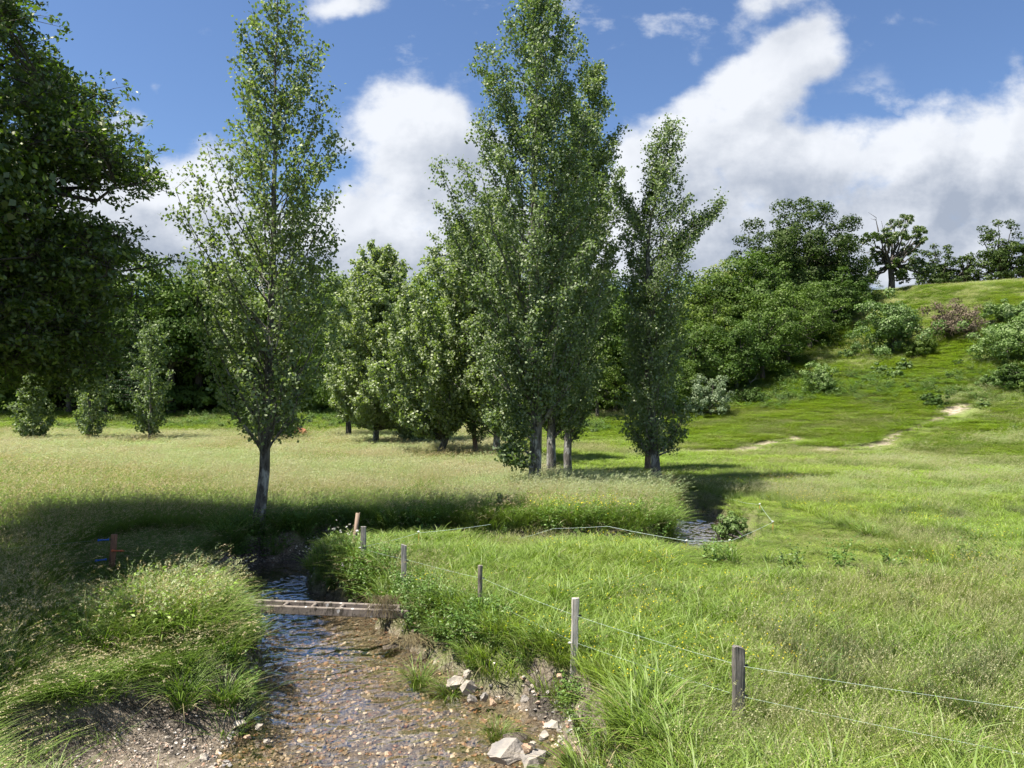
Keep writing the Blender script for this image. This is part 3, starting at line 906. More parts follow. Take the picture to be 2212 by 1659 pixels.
shortz = np.where(~pas & (ee < 3.2) & (y_ < 22), np.where(y_ > 14.2, .38, .5), shortz)
sz = np.where(vi >= 12, np.where(vi < 14, sz * .62, sz), sz)
shortz = shortz * np.where(s_ > -14, .7, 1)
scl = np.stack([sz * far, sz * far, sz * shortz * (0.9 + .1 * far)], -1)
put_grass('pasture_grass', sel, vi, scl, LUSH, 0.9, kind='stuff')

# bank plants: sedges and leafy herbs along both edges of the water
BANK = [sedge_mesh(200, 55, 0.7, 0.014, .15), sedge_mesh(201, 45, 0.6, 0.013, .15)] + [herb_mesh(210 + i, 0.55, 0.085) for i in range(3)] + \
       [herb_mesh(220, 0.45, 0.06, (0.07, 0.15, 0.03)), tall_green_tuft(230, .6), tall_green_tuft(231, .7)]
n = 40000
bx = rng.uniform(-12, 12, n); by = rng.uniform(8, 48, n)
z, e, bw, pm, g_ = height(bx, by, True)
ps = pasture_side(bx, by)
dens = np.where(ps, 0.85, 0.95) * np.exp(-np.clip(e - 0.30, 0, 9) / np.where(ps, 0.22, 0.7))
dens = np.where(ps & (by > 12.0) & (by < 18.7) & (e < .5), 1.6, dens)
dens = np.where(ps & (by > 18.7), dens * .35, dens)
dens = np.where(ps & (bx > 3.8), 0.02, dens)
dens *= np.clip(1 - (bw - 0.38) * 1.3, 0.02, 1) * (1 - bar_mask(bx, by) * .97)
dens = np.where(ps & (bx < -2.6) & (by > 13) & (by < 22), dens * 2.2, dens)
island = (~ps) & (by > 22) & (by < 27) & (bx > 0) & (bx < 7)
ok = (e > 0.02) & (rng.random(n) < dens * 0.55) & ((bx > -9.5) | (by < 40))
bx, by, z, e, ps, island = [a[ok] for a in (bx, by, z, e, ps, island)]
n = len(bx)
vi = rng.choice([0, 1, 2, 3, 4, 5, 6, 7], n, p=[.12, .12, .16, .14, .12, .14, .10, .10])
vi = np.where(island, rng.choice([0, 1, 6, 3], n), vi)
sc_ = 0.7 + 0.5 * rng.random(n)
sc_ = np.where(ps & (by > 18.5), sc_ * 0.45, sc_) * np.where(ps & (by < 13), .75, 1) * np.where(~ps & (by < 21.0), np.where(by > 14.3, .45, .7), 1) * np.where(ps & (bx > -2.8) & (by < 15), .8, 1)
scatter('bank_plants', np.stack([bx, by, z], -1), rng.random(n) * 6.28, sc_, vi, BANK, kind='stuff')

# bracken and low growth on the hillside
FERN = [fern_mesh(300 + i, 0.95, 9, c) for i, c in enumerate([(0.11, 0.22, 0.035), (0.15, 0.25, 0.045), (0.08, 0.17, 0.035), (0.17, 0.24, 0.06)])] + \
       [herb_mesh(310, 0.7, 0.15, (0.09, 0.16, 0.04)), herb_mesh(311, 0.6, 0.14, (0.13, 0.20, 0.05))]
n = 52000
fx = rng.uniform(-45, 95, n); fy = rng.uniform(40, 125, n)
s_ = hill_s(fx, fy)
pat = fbm(fx * .12, fy * .12, 71, 4)
right = fx > 9
D1 = np.where(right, sstep(.44, .55, pat) * sstep(-3, 3, s_) * (1 - sstep(38, 44, s_)), sstep(-9, -5, s_) * (1 - sstep(1, 6, s_)))
ok = (rng.random(n) < D1 * .62) & (path_mask(fx, fy) < .1)
fx, fy = fx[ok], fy[ok]; n = len(fx)
scatter('bracken', np.stack([fx, fy, height(fx, fy) - .05], -1), rng.random(n) * 6.28, 0.55 + .6 * rng.random(n), rng.choice([0, 1, 2, 3, 4, 5], n, p=[.26, .2, .14, .12, .14, .14]), FERN, kind='stuff')

# ------------------------------------------------------------------ pebbles
def hull(seed, n=12, flat=0.6, jitter=0.15):
    import bmesh
    rg = np.random.default_rng(seed)
    bm = bmesh.new()
    p_ = rg.normal(size=(n, 3)); p_ /= np.linalg.norm(p_, axis=1)[:, None]
    p_ *= 1 - jitter * rg.random((n, 1))
    p_[:, 2] *= flat
    for q in p_:
        bm.verts.new(q * 0.5)
    r_ = bmesh.ops.convex_hull(bm, input=bm.verts)
    bmesh.ops.delete(bm, geom=[g for g in r_['geom_interior'] if isinstance(g, bmesh.types.BMVert)], context='VERTS')
    return bm
def pebble_mesh(seed, mat):
    bm = hull(seed, 14, 0.6, 0.25)
    me = bpy.data.meshes.new('pebble'); bm.to_mesh(me); bm.free(); me.materials.append(mat)
    return me
m, nt = new_mat('pebble_stone')
oi = nt.n('ShaderNodeObjectInfo').outputs['Random']
tcn = nt.n('ShaderNodeTexCoord').outputs['Object']
c = nt.ramp(oi, [(0.0, (0.15, 0.14, 0.135)), (0.25, (0.28, 0.25, 0.215)), (0.42, (0.36, 0.30, 0.235)), (0.54, (0.18, 0.17, 0.165)), (0.72, (0.44, 0.33, 0.215)), (0.88, (0.34, 0.18, 0.11)), (0.93, (0.70, 0.63, 0.52))])
c = nt.vm('SCALE', c, scale=nt.m('MULTIPLY_ADD', nt.noise(tcn, 3, 4), 0.8, 0.6))
p = nt.n('ShaderNodeBsdfPrincipled'); nt.put(p.inputs['Base Color'], c); p.inputs['Roughness'].default_value = 0.5
finish(nt, p.outputs[0]); peb_mat = m
m, nt = new_mat('dry_pebble_stone')
oi = nt.n('ShaderNodeObjectInfo').outputs['Random']
c = nt.ramp(oi, [(0.0, (0.12, 0.10, 0.085)), (0.25, (0.30, 0.25, 0.20)), (0.5, (0.22, 0.18, 0.15)), (0.68, (0.48, 0.40, 0.31)), (0.82, (0.38, 0.22, 0.14)), (0.95, (0.62, 0.57, 0.50))])
p = nt.n('ShaderNodeBsdfPrincipled'); nt.put(p.inputs['Base Color'], c); p.inputs['Roughness'].default_value = 0.8
finish(nt, p.outputs[0]); dry_mat = m
n = 48000
qx = rng.uniform(-8, 3, n); qy = 7.2 + (24 - 7.2) * rng.random(n) ** 1.7
z, e, bw, pm, g_ = height(qx, qy, True)
ok = e < 0.15
qx, qy, z = qx[ok], qy[ok], z[ok]; n = len(qx)
sz = 0.045 + 0.075 * rng.random(n) ** 2.4
scatter('streambed_gravel', np.stack([qx, qy, z + sz * .05], -1), rng.random(n) * 6.28, sz, rng.integers(0, 6, n), [pebble_mesh(400 + i, peb_mat) for i in range(6)], tilt=rng.normal(size=(n, 2)) * .3, kind='stuff')
n = 90000
qx = rng.uniform(-9, 2.2, n); qy = rng.uniform(7.5, 13.2, n)
z, e, bw, pm, g_ = height(qx, qy, True)
bar = (qx < -2.5)
pr_ = np.where(bar, np.clip(1.05 - e * 0.5, 0.05, 1) * bar_mask(qx, qy), np.clip((bw - .75) * 1.3, 0, 1) * .6)
pr_ *= 0.25 + sstep(.40, .6, fbm(qx * 1.4, qy * 1.4, 66, 3))
ok = (e > -0.1) & (e < bw + .1) & (rng.random(n) < pr_)
qx, qy, z = qx[ok], qy[ok], z[ok]; n = len(qx)
sz = 0.018 + 0.05 * rng.random(n) ** 2.8
scatter('bank_gravel', np.stack([qx, qy, z], -1), rng.random(n) * 6.28, sz, rng.integers(0, 6, n), [pebble_mesh(410 + i, dry_mat) for i in range(6)], tilt=rng.normal(size=(n, 2)) * .5, kind='stuff')

def gz1(x, y):
    return float(height(np.array([x]), np.array([y]))[0])
# ------------------------------------------------------------------ stones
def stone_mat(name, a, b_):
    m, nt = new_mat(name)
    t = nt.n('ShaderNodeTexCoord').outputs['Object']
    n1 = nt.noise(t, 2.2, 6, .62); n2 = nt.noise(t, 9, 5, .65)
    c = nt.mix(nt.ss(n1, .35, .65), a, b_)
    c = nt.mix(nt.m('MULTIPLY', nt.ss(n2, .56, .7), .6), c, tuple(k * .45 for k in a))
    p = nt.n('ShaderNodeBsdfPrincipled'); nt.put(p.inputs['Base Color'], c); p.inputs['Roughness'].default_value = .85
    b = nt.n('ShaderNodeBump'); b.inputs['Strength'].default_value = .8; b.inputs['Distance'].default_value = .03
    nt.put(b.inputs['Height'], nt.m('ADD', n1, n2)); nt.t.links.new(b.outputs[0], p.inputs['Normal'])
    finish(nt, p.outputs[0]); return m
ST1 = stone_mat('pale_limestone', (0.27, 0.235, 0.19), (0.44, 0.385, 0.31))
ST2 = stone_mat('grey_beige_stone', (0.19, 0.175, 0.16), (0.36, 0.31, 0.25))
ST3 = stone_mat('rusty_stone', (0.30, 0.18, 0.11), (0.50, 0.36, 0.24))
def stone(px, py, wpx, hpx, seed, label, mat=ST1, name='stone', z=None, rz=0.0, tilt=0.0, dep=1.0, group='pale stones along the stream edge'):
    import bmesh
    zz = -0.72 if z is None else z
    x, y = W(px, py, zz)
    sc = y / FPX * S * .76
    bm = hull(seed, 16, 1.0, 0.15)
    bmesh.ops.subdivide_edges(bm, edges=bm.edges, cuts=1, use_grid_fill=True)
    bmesh.ops.triangulate(bm, faces=bm.faces)
    rg = np.random.default_rng(seed)
    wx, hz = wpx * sc, hpx * sc * 1.05
    for vv in bm.verts:
        vv.co.x *= wx * 1.08; vv.co.y *= max(wx, hz) * .8 * dep; vv.co.z *= hz * 1.1
        vv.co += Vector(rg.normal(size=3)) * wx * 0.018
    me = bpy.data.meshes.new(name); bm.to_mesh(me); bm.free(); me.materials.append(mat)
    return obj(name, me, None, (x, y, zz + hz * .33), label=label, category='stone', group=group).__setattr__('rotation_euler', (tilt, 0, rz))
stone(1095, 1640, 108, 78, 1, 'largest boulder at the water edge, rounded pale top with a dark hollow', ST2, 'boulder', -.80)
stone(1155, 1652, 100, 58, 2, 'low wedge shaped grey boulder right of the largest boulder, partly in the water', ST2, 'boulder', -.80)
stone(985, 1480, 52, 34, 3, 'flat topped pale slab at the left end of the stone row on the stream edge', ST1, 'stone', -.75, .2)
stone(1012, 1493, 50, 44, 4, 'leaning pale slab pointing up right, resting against the flat topped slab', ST1, 'stone', -.74, .6, .5)
stone(1022, 1512, 34, 32, 5, 'beige triangular stone half in the water below the leaning slab', ST2, 'stone', -.76)
stone(1047, 1512, 26, 30, 6, 'narrow upright grey stone in the middle of the stone row', ST2, 'stone', -.73, .3)
stone(1069, 1518, 32, 30, 7, 'rust tinged round stone at the right end of the stone row', ST3, 'stone', -.72)
stone(1010, 1462, 26, 30, 8, 'small pale stone standing just behind the leaning slab', ST1, 'stone', -.6)
stone(1161, 1462, 24, 30, 9, 'small whitish block on the bare dirt above the earth clod', ST1, 'stone', -.35)
stone(1174, 1592, 40, 28, 10, 'long pale slab under the sedge at the right edge of the rubble', ST1, 'stone', -.5, .2)
stone(1192, 1568, 50, 24, 11, 'flat pale slab topmost of the two under the sedge', ST1, 'stone', -.42, .1)
stone(1110, 1612, 38, 32, 12, 'angular beige stone between the largest boulder and the pink rubble', ST1, 'stone', -.68)
stone(1136, 1618, 38, 26, 13, 'pinkish flat stone on top of the rubble heap', ST3, 'stone', -.6)
stone(1150, 1610, 28, 22, 14, 'small cream stone on the rubble heap behind the pinkish one', ST1, 'stone', -.55)
stone(1112, 1632, 26, 20, 15, 'small cream stone wedged between both boulders', ST1, 'stone', -.72)
stone(1132, 1512, 30, 22, 16, 'beige stone lying in grass behind the earth clod', ST2, 'stone', -.3)
stone(1208, 1462, 20, 16, 17, 'little brown stone in grass left of the bright plank post', ST3, 'stone', -.1)
stone(520, 1562, 40, 17, 21, 'flat white slab on the gravel bar beside the undercut grass bank', ST1, 'stone', -.68)
stone(563, 1569, 24, 16, 22, 'little cream stone at the water line of the gravel bar', ST1, 'stone', -.72)
stone(445, 1638, 32, 24, 23, 'rounded pale cobble, biggest on the gravel bar', ST1, 'stone', -.66)
stone(580, 1600, 20, 15, 24, 'squarish white stone on gravel near the water, right of the rounded cobble', ST1, 'stone', -.74)
stone(367, 1592, 16, 14, 25, 'small white stone on dark soil at the left of the gravel bar', ST1, 'stone', -.55)
stone(537, 1590, 26, 12, 26, 'thin tan stone on the gravel bar below the flat white slab', ST3, 'stone', -.7)
stone(1047, 1556, 32, 14, 27, 'flat orange stone under shallow water in front of the earth clod', ST3, 'stone', -.86)

# earth clod with a dark hollow
m, nt = new_mat('clod_earth')
t = nt.n('ShaderNodeTexCoord').outputs['Object']
n1 = nt.noise(t, 9, 7, .7); n2 = nt.noise(nt.vm('MULTIPLY', t, (30, 30, 6)), 1, 5, .6)
c = nt.ramp(n1, [(.35, (0.04, 0.03, 0.022)), (.5, (0.12, 0.095, 0.07)), (.68, (0.25, 0.21, 0.165))])
p = nt.n('ShaderNodeBsdfPrincipled'); nt.put(p.inputs['Base Color'], c); p.inputs['Roughness'].default_value = .95
b = nt.n('ShaderNodeBump'); b.inputs['Distance'].default_value = .06; nt.put(b.inputs['Height'], nt.m('ADD', n1, n2)); nt.t.links.new(b.outputs[0], p.inputs['Normal'])
finish(nt, p.outputs[0]); M['clod'] = m
M['root'] = simple_mat('dry_root', (0.20, 0.15, 0.10), .9, 0, 20, .4)
def clod(px, py, wm, hm, seed, label, z=-.5):
    rg = np.random.default_rng(seed)
    x, y = W(px, py, z)
    z = gz1(x, y) + hm * .12
    t = thing('earth_clod', label, 'earth clod', (x, y, z), 'earth clods slumping from the right bank')
    th, ph = np.meshgrid(np.linspace(0, 2 * math.pi, 49), np.linspace(-math.pi / 2, math.pi / 2, 25))
    X = np.cos(ph) * np.cos(th); Y = np.cos(ph) * np.sin(th); Zz = np.sin(ph)
    rr = 1 + .35 * (fbm(th * 1.2 + seed, ph * 1.6, seed, 4) - .5) + .16 * (fbm(X * 5 + 7, Zz * 5 + Y * 3, seed + 3, 3) - .5)
    rr[:, -1] = rr[:, 0]
    cave = np.exp(-(((X - .1) / .42) ** 2 + ((Zz + .35) / .42) ** 2)) * (Y < .1) * .75
    rr = rr * (1 - cave)
    v_ = np.stack([X * rr * wm / 2, Y * rr * wm * .42, Zz * rr * hm / 2 + .02], -1)
    i = (np.arange(24)[:, None] * 49 + np.arange(48)[None]).ravel()
    obj('soil_lump', mesh_np('soil_lump', v_.reshape(-1, 3), np.stack([i, i + 1, i + 50, i + 49], -1), M['clod'], smooth=True), t)
    b = Bag()
    for k in range(26):
        a = rg.uniform(-2.9, -.25)
        p0 = np.array([math.cos(a) * wm * .42, math.sin(a) * wm * .36, rg.uniform(-.1, .35) * hm])
        pts = [p0 + np.array([rg.normal() * .015 * j, -.012 * j + rg.normal() * .008, -.045 * j + .02 * math.sin(j)]) for j in range(5)]
        b.tube(pts, [.004, .0035, .003, .002, .001], 4)
    obj('roots', b.mesh('roots', M['root']), t, kind='stuff')
clod(1112, 1540, 0.52, .34, 5, 'dark earth clod with a black hollow overhanging the stream right of the sedge tuft')
clod(952, 1438, 0.36, .24, 6, 'crumbling brown earth clod on the right bank behind the row of pale stones')
clod(850, 1358, 0.45, .26, 9, 'matted earth clod hung with straw just below the right end of the footbridge')

# ------------------------------------------------------------------ fence posts
M['post_grey'] = wood_mat('weathered_grey_wood', (0.44, 0.41, 0.36), (0.20, 0.18, 0.155))
M['post_dark'] = wood_mat('dark_weathered_wood', (0.27, 0.24, 0.205), (0.115, 0.10, 0.085))
M['post_pale'] = wood_mat('pale_weathered_wood', (0.62, 0.57, 0.49), (0.36, 0.32, 0.27))
M['post_bark'] = bark_mat('post_bark', (0.34, 0.29, 0.23), (0.06, 0.05, 0.04))
M['rust'] = simple_mat('rusty_paint', (0.27, 0.19, 0.13), .8, .0, 14, .65, .5, (1, 1, .35))
M['gate_wood'] = wood_mat('brown_stained_wood', (0.34, 0.17, 0.09), (0.20, 0.095, 0.05))
M['white_pl'] = simple_mat('white_plastic', (0.75, 0.75, 0.72), .5)
M['black_pl'] = simple_mat('black_plastic', (0.02, 0.02, 0.02), .4)
M['blue_pl'] = simple_mat('blue_plastic', (0.015, 0.10, 0.42), .35)
M['orange_pl'] = simple_mat('orange_plastic', (0.62, 0.13, 0.04), .4)
M['zinc'] = simple_mat('zinc_wire', (0.42, 0.42, 0.40), .45, .7)
M['rope'] = simple_mat('pale_green_polywire', (0.55, 0.66, 0.58), .6)
M['stake'] = simple_mat('orange_fibreglass', (0.62, 0.30, 0.07), .5)
M['stake_y'] = simple_mat('yellow_fibreglass', (0.66, 0.46, 0.10), .5)

def plank_post(pos, zt, w_, d_, seed, mat, style, lean=(0, 0), rz=0.0, label='', roundp=False, ins=None):
    rg = np.random.default_rng(seed)
    x, y = pos
    gz_ = float(height(np.array([x]), np.array([y]))[0])
    t = thing('fence_post', label, 'fence post', (x, y, gz_), 'fence posts along the right bank of the stream', rz)
    H = zt - gz_
    zs = np.concatenate([[-.35], np.linspace(0, H, 16)])
    na = 16
    b = Bag(); V = []
    for z_ in zs:
        a = np.arange(na) / na * 2 * math.pi + math.pi / na
        if roundp:
            px_, py_ = np.cos(a) * w_ / 2, np.sin(a) * w_ / 2
            px_, py_ = px_ * (1 + rg.normal(size=na) * .02), py_ * (1 + rg.normal(size=na) * .02)
        else:
            c_, s_ = np.cos(a), np.sin(a)
            px_ = np.sign(c_) * np.abs(c_) ** .28 * w_ / 2; py_ = np.sign(s_) * np.abs(s_) ** .28 * d_ / 2
        wob = (fbm(np.array([z_ * 3.0]), np.array([seed * 1.7]), seed, 3)[0] - .5) * .16
        px_ = px_ * (1 + wob) + lean[0] * z_ + rg.normal(size=na) * .0022
        py_ = py_ * (1 + wob) + lean[1] * z_ + rg.normal(size=na) * .0022
        zc = np.full(na, z_)
        if z_ == zs[-1]:
            if style == 'point':
                zc = z_ - np.abs(px_ - lean[0] * z_ + w_ * .12) * .75
            elif style == 'slant':
                zc = z_ - (px_ - lean[0] * z_) * .35
            else:
                zc = z_ + rg.normal(size=na) * .006
        elif style == 'point' and z_ > H - .06:
            zc = np.full(na, min(z_, H - .07))
        V.append(np.stack([px_, py_, zc], -1))
    V = np.array(V); nzz = len(zs)
    i = np.arange(nzz - 1)[:, None] * na; j = np.arange(na)[None]; j2 = (j + 1) % na
    b.add(V.reshape(-1, 3), np.stack([i + j, i + j2, i + na + j2, i + na + j], -1).reshape(-1, 4))
    top = V[-1]; ctr = top.mean(0) + [0, 0, .006 if style != 'point' else .02]
    jj = np.arange(0, na, 2)
    b.add(np.vstack([top, ctr]), np.stack([jj, (jj + 1) % na, (jj + 2) % na, np.full(len(jj), na)], -1))
    obj('shaft', b.mesh('shaft', mat), t)
    for zi, sgn, mk in (ins or []):
        q = Bag()
        xo = lean[0] * zi + sgn * w_ / 2
        q.tube([[xo - sgn * .01, -d_ * .2, zi], [xo + sgn * .02, -d_ * .2, zi], [xo + sgn * .035, -d_ * .2, zi]], [.008, .016, .012], 8, cap=True)
        q.tube([[xo + sgn * .036, -d_ * .2, zi - .012], [xo + sgn * .05, -d_ * .2, zi], [xo + sgn * .036, -d_ * .2, zi + .014]], .004, 5)
        obj('insulator', q.mesh('insulator', M[mk]), t)
    return t
P1 = W(762, 1196, 0); P2 = W(786, 1226, 0); P3 = W(873, 1268, 0); P4 = W(1037, 1325, 0); P5 = W(1239, 1430, 0); P6 = W(1592, 1575, 0)
zt = lambda py, P: ZZ(py, P[1])
plank_post(P6, zt(1388, P6), .135, .085, 6, M['post_dark'], 'point', (0.005, 0), .05, 'thick dark grey split post with a pointed top, nearest of the fence', ins=[(.78, 1, 'black_pl'), (.42, 1, 'black_pl')])
plank_post(P5, zt(1290, P5), .105, .06, 7, M['post_pale'], 'flat', (0.025, 0), .1, 'pale bleached plank post with a flat top, second nearest of the fence', ins=[(.80, 1, 'black_pl'), (.40, -1, 'white_pl')])
plank_post(P4, zt(1220, P4), .085, .085, 8, M['post_bark'], 'flat', (0.005, 0), 0, 'round bark covered post with flaking brown patches standing right of the footbridge', roundp=True, ins=[(.60, 1, 'black_pl')])
plank_post(P3, zt(1176, P3), .105, .07, 9, M['post_grey'], 'slant', (0.0, 0), 0, 'short dark stained plank post with a chipped top in the grass above the footbridge', ins=[(.62, 1, 'black_pl')])
plank_post(P2, zt(1137, P2), .125, .06, 10, M['post_grey'], 'flat', (0.0, 0), 0, 'wide grey flat plank post just right of the leaning rusty one', ins=[(.78, -1, 'white_pl')])
# leaning rusty angle-iron post
gz_ = float(height(np.array([P1[0]]), np.array([P1[1]]))[0])
t = thing('fence_post', 'leaning rusty angle iron post with peeling cream paint, farthest of the fence', 'fence post', (P1[0], P1[1], gz_), 'fence posts along the right bank of the stream')
b = Bag()
H = zt(1107, P1) - gz_
Lr = Matrix.Rotation(R(7), 3, 'Y')
b.box((0.14 * H * .5 - .02, 0, H / 2 - .15), (.085, .012, H + .3), Lr)
b.box((0.14 * H * .5 + .022, .045, H / 2 - .15), (.012, .085, H + .3), Lr)
obj('angle_bar', b.mesh('angle_bar', M['rust']), t)
q = Bag(); q.tube([[.10, -.01, H * .55], [.13, -.02, H * .55], [.16, -.02, H * .55]], [.02, .032, .02], 8, cap=True)
obj('insulator', q.mesh('insulator', M['white_pl']), t)

# fence wires
def wire(pts, label, r_=.0028, mat='rope', sag=.02, group='wires of the stream fence', name='fence_wire'):
    b = Bag(); P = []
    for a, c_ in zip(pts[:-1], pts[1:]):
        a, c_ = np.array(a), np.array(c_)
        for f in np.linspace(0, 1, 8, endpoint=False):
            P.append(a + (c_ - a) * f - np.array([0, 0, sag * 4 * f * (1 - f) * np.linalg.norm(c_ - a) * .3]))
    P.append(np.array(pts[-1]))
    b.tube(P, r_, 5)
    o = obj(name, b.mesh(name, M[mat]), label=label, category='wire')
    if group:
        o['group'] = group
    return o
def wz(P, h, dx=0.06):
    return (P[0] + dx, P[1] - .05, gz1(*P) + h)
wire([wz(P2, .74), wz(P3, .66), wz(P4, .60), wz(P5, .80), wz(P6, .78), (7.6, 6.9, .78), (12, 4.6, .8)], 'upper pale fence wire running from the grey plank post past the nearest post', .0013)
wire([wz(P2, .36), wz(P3, .34), wz(P4, .27), wz(P5, .40), wz(P6, .42), (7.2, 6.5, .42), (11.5, 4.2, .4)], 'lower pale fence wire running low through the grass to the nearest post', .0012)
# electric line round the bend
def G(px, py, ex=0.0):
    """ground point and height of a wire node seen at px,py with its foot hidden ex px lower"""
    return W(px, py + ex, 0)
EL = [(768, 1145, 45), (830, 1151, 45), (1120, 1128, 60), (1190, 1162, 40)]
lineA = [(wz(P2, .80, -.02))]
for (px, py, ex) in [(905, 1150, 36), (1060, 1132, 44)]:
    x, y = W(px, py + ex, 0); lineA.append((x, y, ZZ(py, y)))
wire(lineA, 'greenish electric wire from the grey plank post towards the overgrown bank', .0032, 'rope', .03, 'electric wires round the stream bend')
lineB = []
for (px, py, d_) in [(1085, 1160, 22.5), (1125, 1162, 22.2), (1195, 1141, 22.4), (1312, 1136, 22.2), (1482, 1167, 19.9), (1575, 1168, 19.6), (1668, 1127, 22.5), (1640, 1089, 26.5), (1600, 1084, 28.5), (1500, 1052, 33.5), (1440, 1040, 37)]:
    lineB.append((D(px, d_), d_, ZZ(py, d_)))
wire(lineB, 'white electric rope looping round the far bend over water and flower clump', .0036, 'rope', .02, 'electric wires round the stream bend')
def stake(px, py, d_, label, mat='stake', h=None):
    x = D(px, d_); z0 = gz1(x, d_); zt_ = ZZ(py, d_)
    t = thing('fence_stake', label, 'stake', (x, d_, z0), 'thin plastic stakes carrying the electric rope')
    b = Bag(); b.tube([[0, 0, -.15], [0.0, 0, (zt_ - z0) * .5], [.01, 0, zt_ - z0]], [.011, .010, .008], 6)
    obj('rod', b.mesh('rod', M[mat]), t)
    b = Bag(); b.tube([[-.03, 0, zt_ - z0], [0, -.01, zt_ - z0 + .012], [.03, 0, zt_ - z0]], [.012, .02, .012], 6)
    obj('clip', b.mesh('clip', M['white_pl']), t)
stake(905, 1148, W(905, 1188)[1], 'thin orange stake with a white clip just right of the grey plank post')
stake(1482, 1167, 19.9, 'yellow orange stake in front of the water at the stream bend', 'stake_y')
stake(1575, 1166, 19.6, 'short pale yellow stake at the right corner of the water', 'stake_y')
stake(1668, 1126, 22.5, 'dark leaning stake at the rope corner right of the stream bend', 'stake')
stake(1640, 1088, 26.5, 'orange stake behind the small willow bush right of the bend', 'stake')
stake(1500, 1051, 33.5, 'yellow stake farthest up the rope behind the brown cut bank', 'stake_y')

# gate post with spring handles, in the shade of the oak
gp = W(244, 1236, 0)
gz_ = gz1(*gp)
t = thing('gate_post', 'brown wooden gate post with plastic handles in the shaded grass', 'gate post', (gp[0], gp[1], gz_))
b = Bag(); Hh = ZZ(1153, gp[1]) - gz_
for k in range(1):
    b.box((0.02, 0, Hh / 2 - .1), (.115, .075, Hh + .2), Matrix.Rotation(R(4), 3, 'Y'))
obj('shaft', b.mesh('shaft', M['gate_wood']), t)
def handle(px, py, L_, mat, label, tilt=0.0):
    x = D(px, gp[1] - .06); z_ = ZZ(py, gp[1])
    h = None
    b = Bag(); b.tube([[-L_ / 2, 0, 0], [-L_ / 2 + .02, 0, 0], [-L_ / 2 + .035, 0, 0], [0, 0, 0], [L_ / 2 - .035, 0, 0], [L_ / 2 - .02, 0, 0], [L_ / 2, 0, 0]], [.016, .034, .019, .016, .019, .03, .012], 10, cap=True)
    h = obj('handle', b.mesh('handle', M[mat]), t, (x - gp[0], -.08, z_ - gz_), label=label)
    h.rotation_euler = (0, tilt, 0)
    b = Bag(); b.tube([[L_ / 2, 0, 0], [L_ / 2 + .03, 0, .015], [L_ / 2 + .05, 0, 0], [L_ / 2 + .03, 0, -.015], [L_ / 2, 0, 0]], .006, 5)
    obj('hook', b.mesh('hook', M['black_pl' if 'blue' in mat else 'orange_pl']), h)
handle(227, 1164, .26, 'blue_pl', 'upper blue plastic gate handle left of the brown post', R(-4))
handle(222, 1207, .26, 'blue_pl', 'lower blue plastic gate handle left of the brown post', R(-8))
handle(256, 1187, .24, 'orange_pl', 'orange plastic gate handle right of the brown post', R(2))
wire([(D(205, gp[1]), gp[1] - .08, ZZ(1166, gp[1])), (-13, 15, .75)], 'thin wire leading left from the upper blue gate handle', .0018, 'zinc', group=None)
wire([(D(205, gp[1]), gp[1] - .08, ZZ(1210, gp[1])), (-13, 15, .35)], 'thin wire leading left from the lower blue gate handle', .0018, 'zinc', group=None)

# ------------------------------------------------------------------ concrete ladder footbridge
m, nt = new_mat('mossy_concrete')
t_ = nt.n('ShaderNodeTexCoord').outputs['Object']
n1 = nt.noise(t_, 3.0, 6, .65); n2 = nt.noise(nt.vm('MULTIPLY', t_, (9, 9, 3)), 1.2, 6, .7)
c = nt.mix(n1, (0.13, 0.105, 0.085), (0.27, 0.225, 0.185))
c = nt.mix(nt.ss(n2, .52, .62), c, (0.055, 0.045, 0.03))
c = nt.mix(nt.ss(nt.noise(t_, 6.5, 2, .5), .69, .72), c, (0.50, 0.48, 0.44))
p = nt.n('ShaderNodeBsdfPrincipled'); nt.put(p.inputs['Base Color'], c); p.inputs['Roughness'].default_value = .9
b = nt.n('ShaderNodeBump'); b.inputs['Distance'].default_value = .02; nt.put(b.inputs['Height'], n2); nt.t.links.new(b.outputs[0], p.inputs['Normal'])
finish(nt, p.outputs[0]); M['concrete'] = m
yb = 14.75
xl, xr = D(497, yb), D(862, yb)
zb = ZZ(1312, yb)
br = thing('footbridge', 'narrow mossy concrete ladder beam laid across the stream as a footbridge', 'footbridge', ((xl + xr) / 2, yb, zb), None, R(-1.5))
br.rotation_euler = (0, R(1.6), R(-2))
L2 = (xr - xl) / 2 + .25
def bevbox(name, size, loc):
    import bmesh
    bm = bmesh.new(); bmesh.ops.create_cube(bm, size=1)
    for vv in bm.verts:
        vv.co = Vector((vv.co.x * size[0], vv.co.y * size[1], vv.co.z * size[2]))
    bmesh.ops.bevel(bm, geom=bm.edges, offset=.012, segments=1, affect='EDGES')
    me = bpy.data.meshes.new(name); bm.to_mesh(me); bm.free(); me.materials.append(M['concrete'])
    return obj(name, me, br, loc)
seam = -L2 + .62
bevbox('beam', (2 * L2 - .62, .08, .155), ((seam + L2) / 2, -.17, 0))
bevbox('beam', (.61, .07, .14), ((-L2 + seam) / 2 - .004, -.165, .0))
bevbox('beam', (2 * L2, .08, .14), (0, .17, 0.01))
for i in range(7):
    bevbox('rung', (.07, .258, .10), (-L2 + .25 + i * (2 * L2 - .5) / 6, 0, .025))
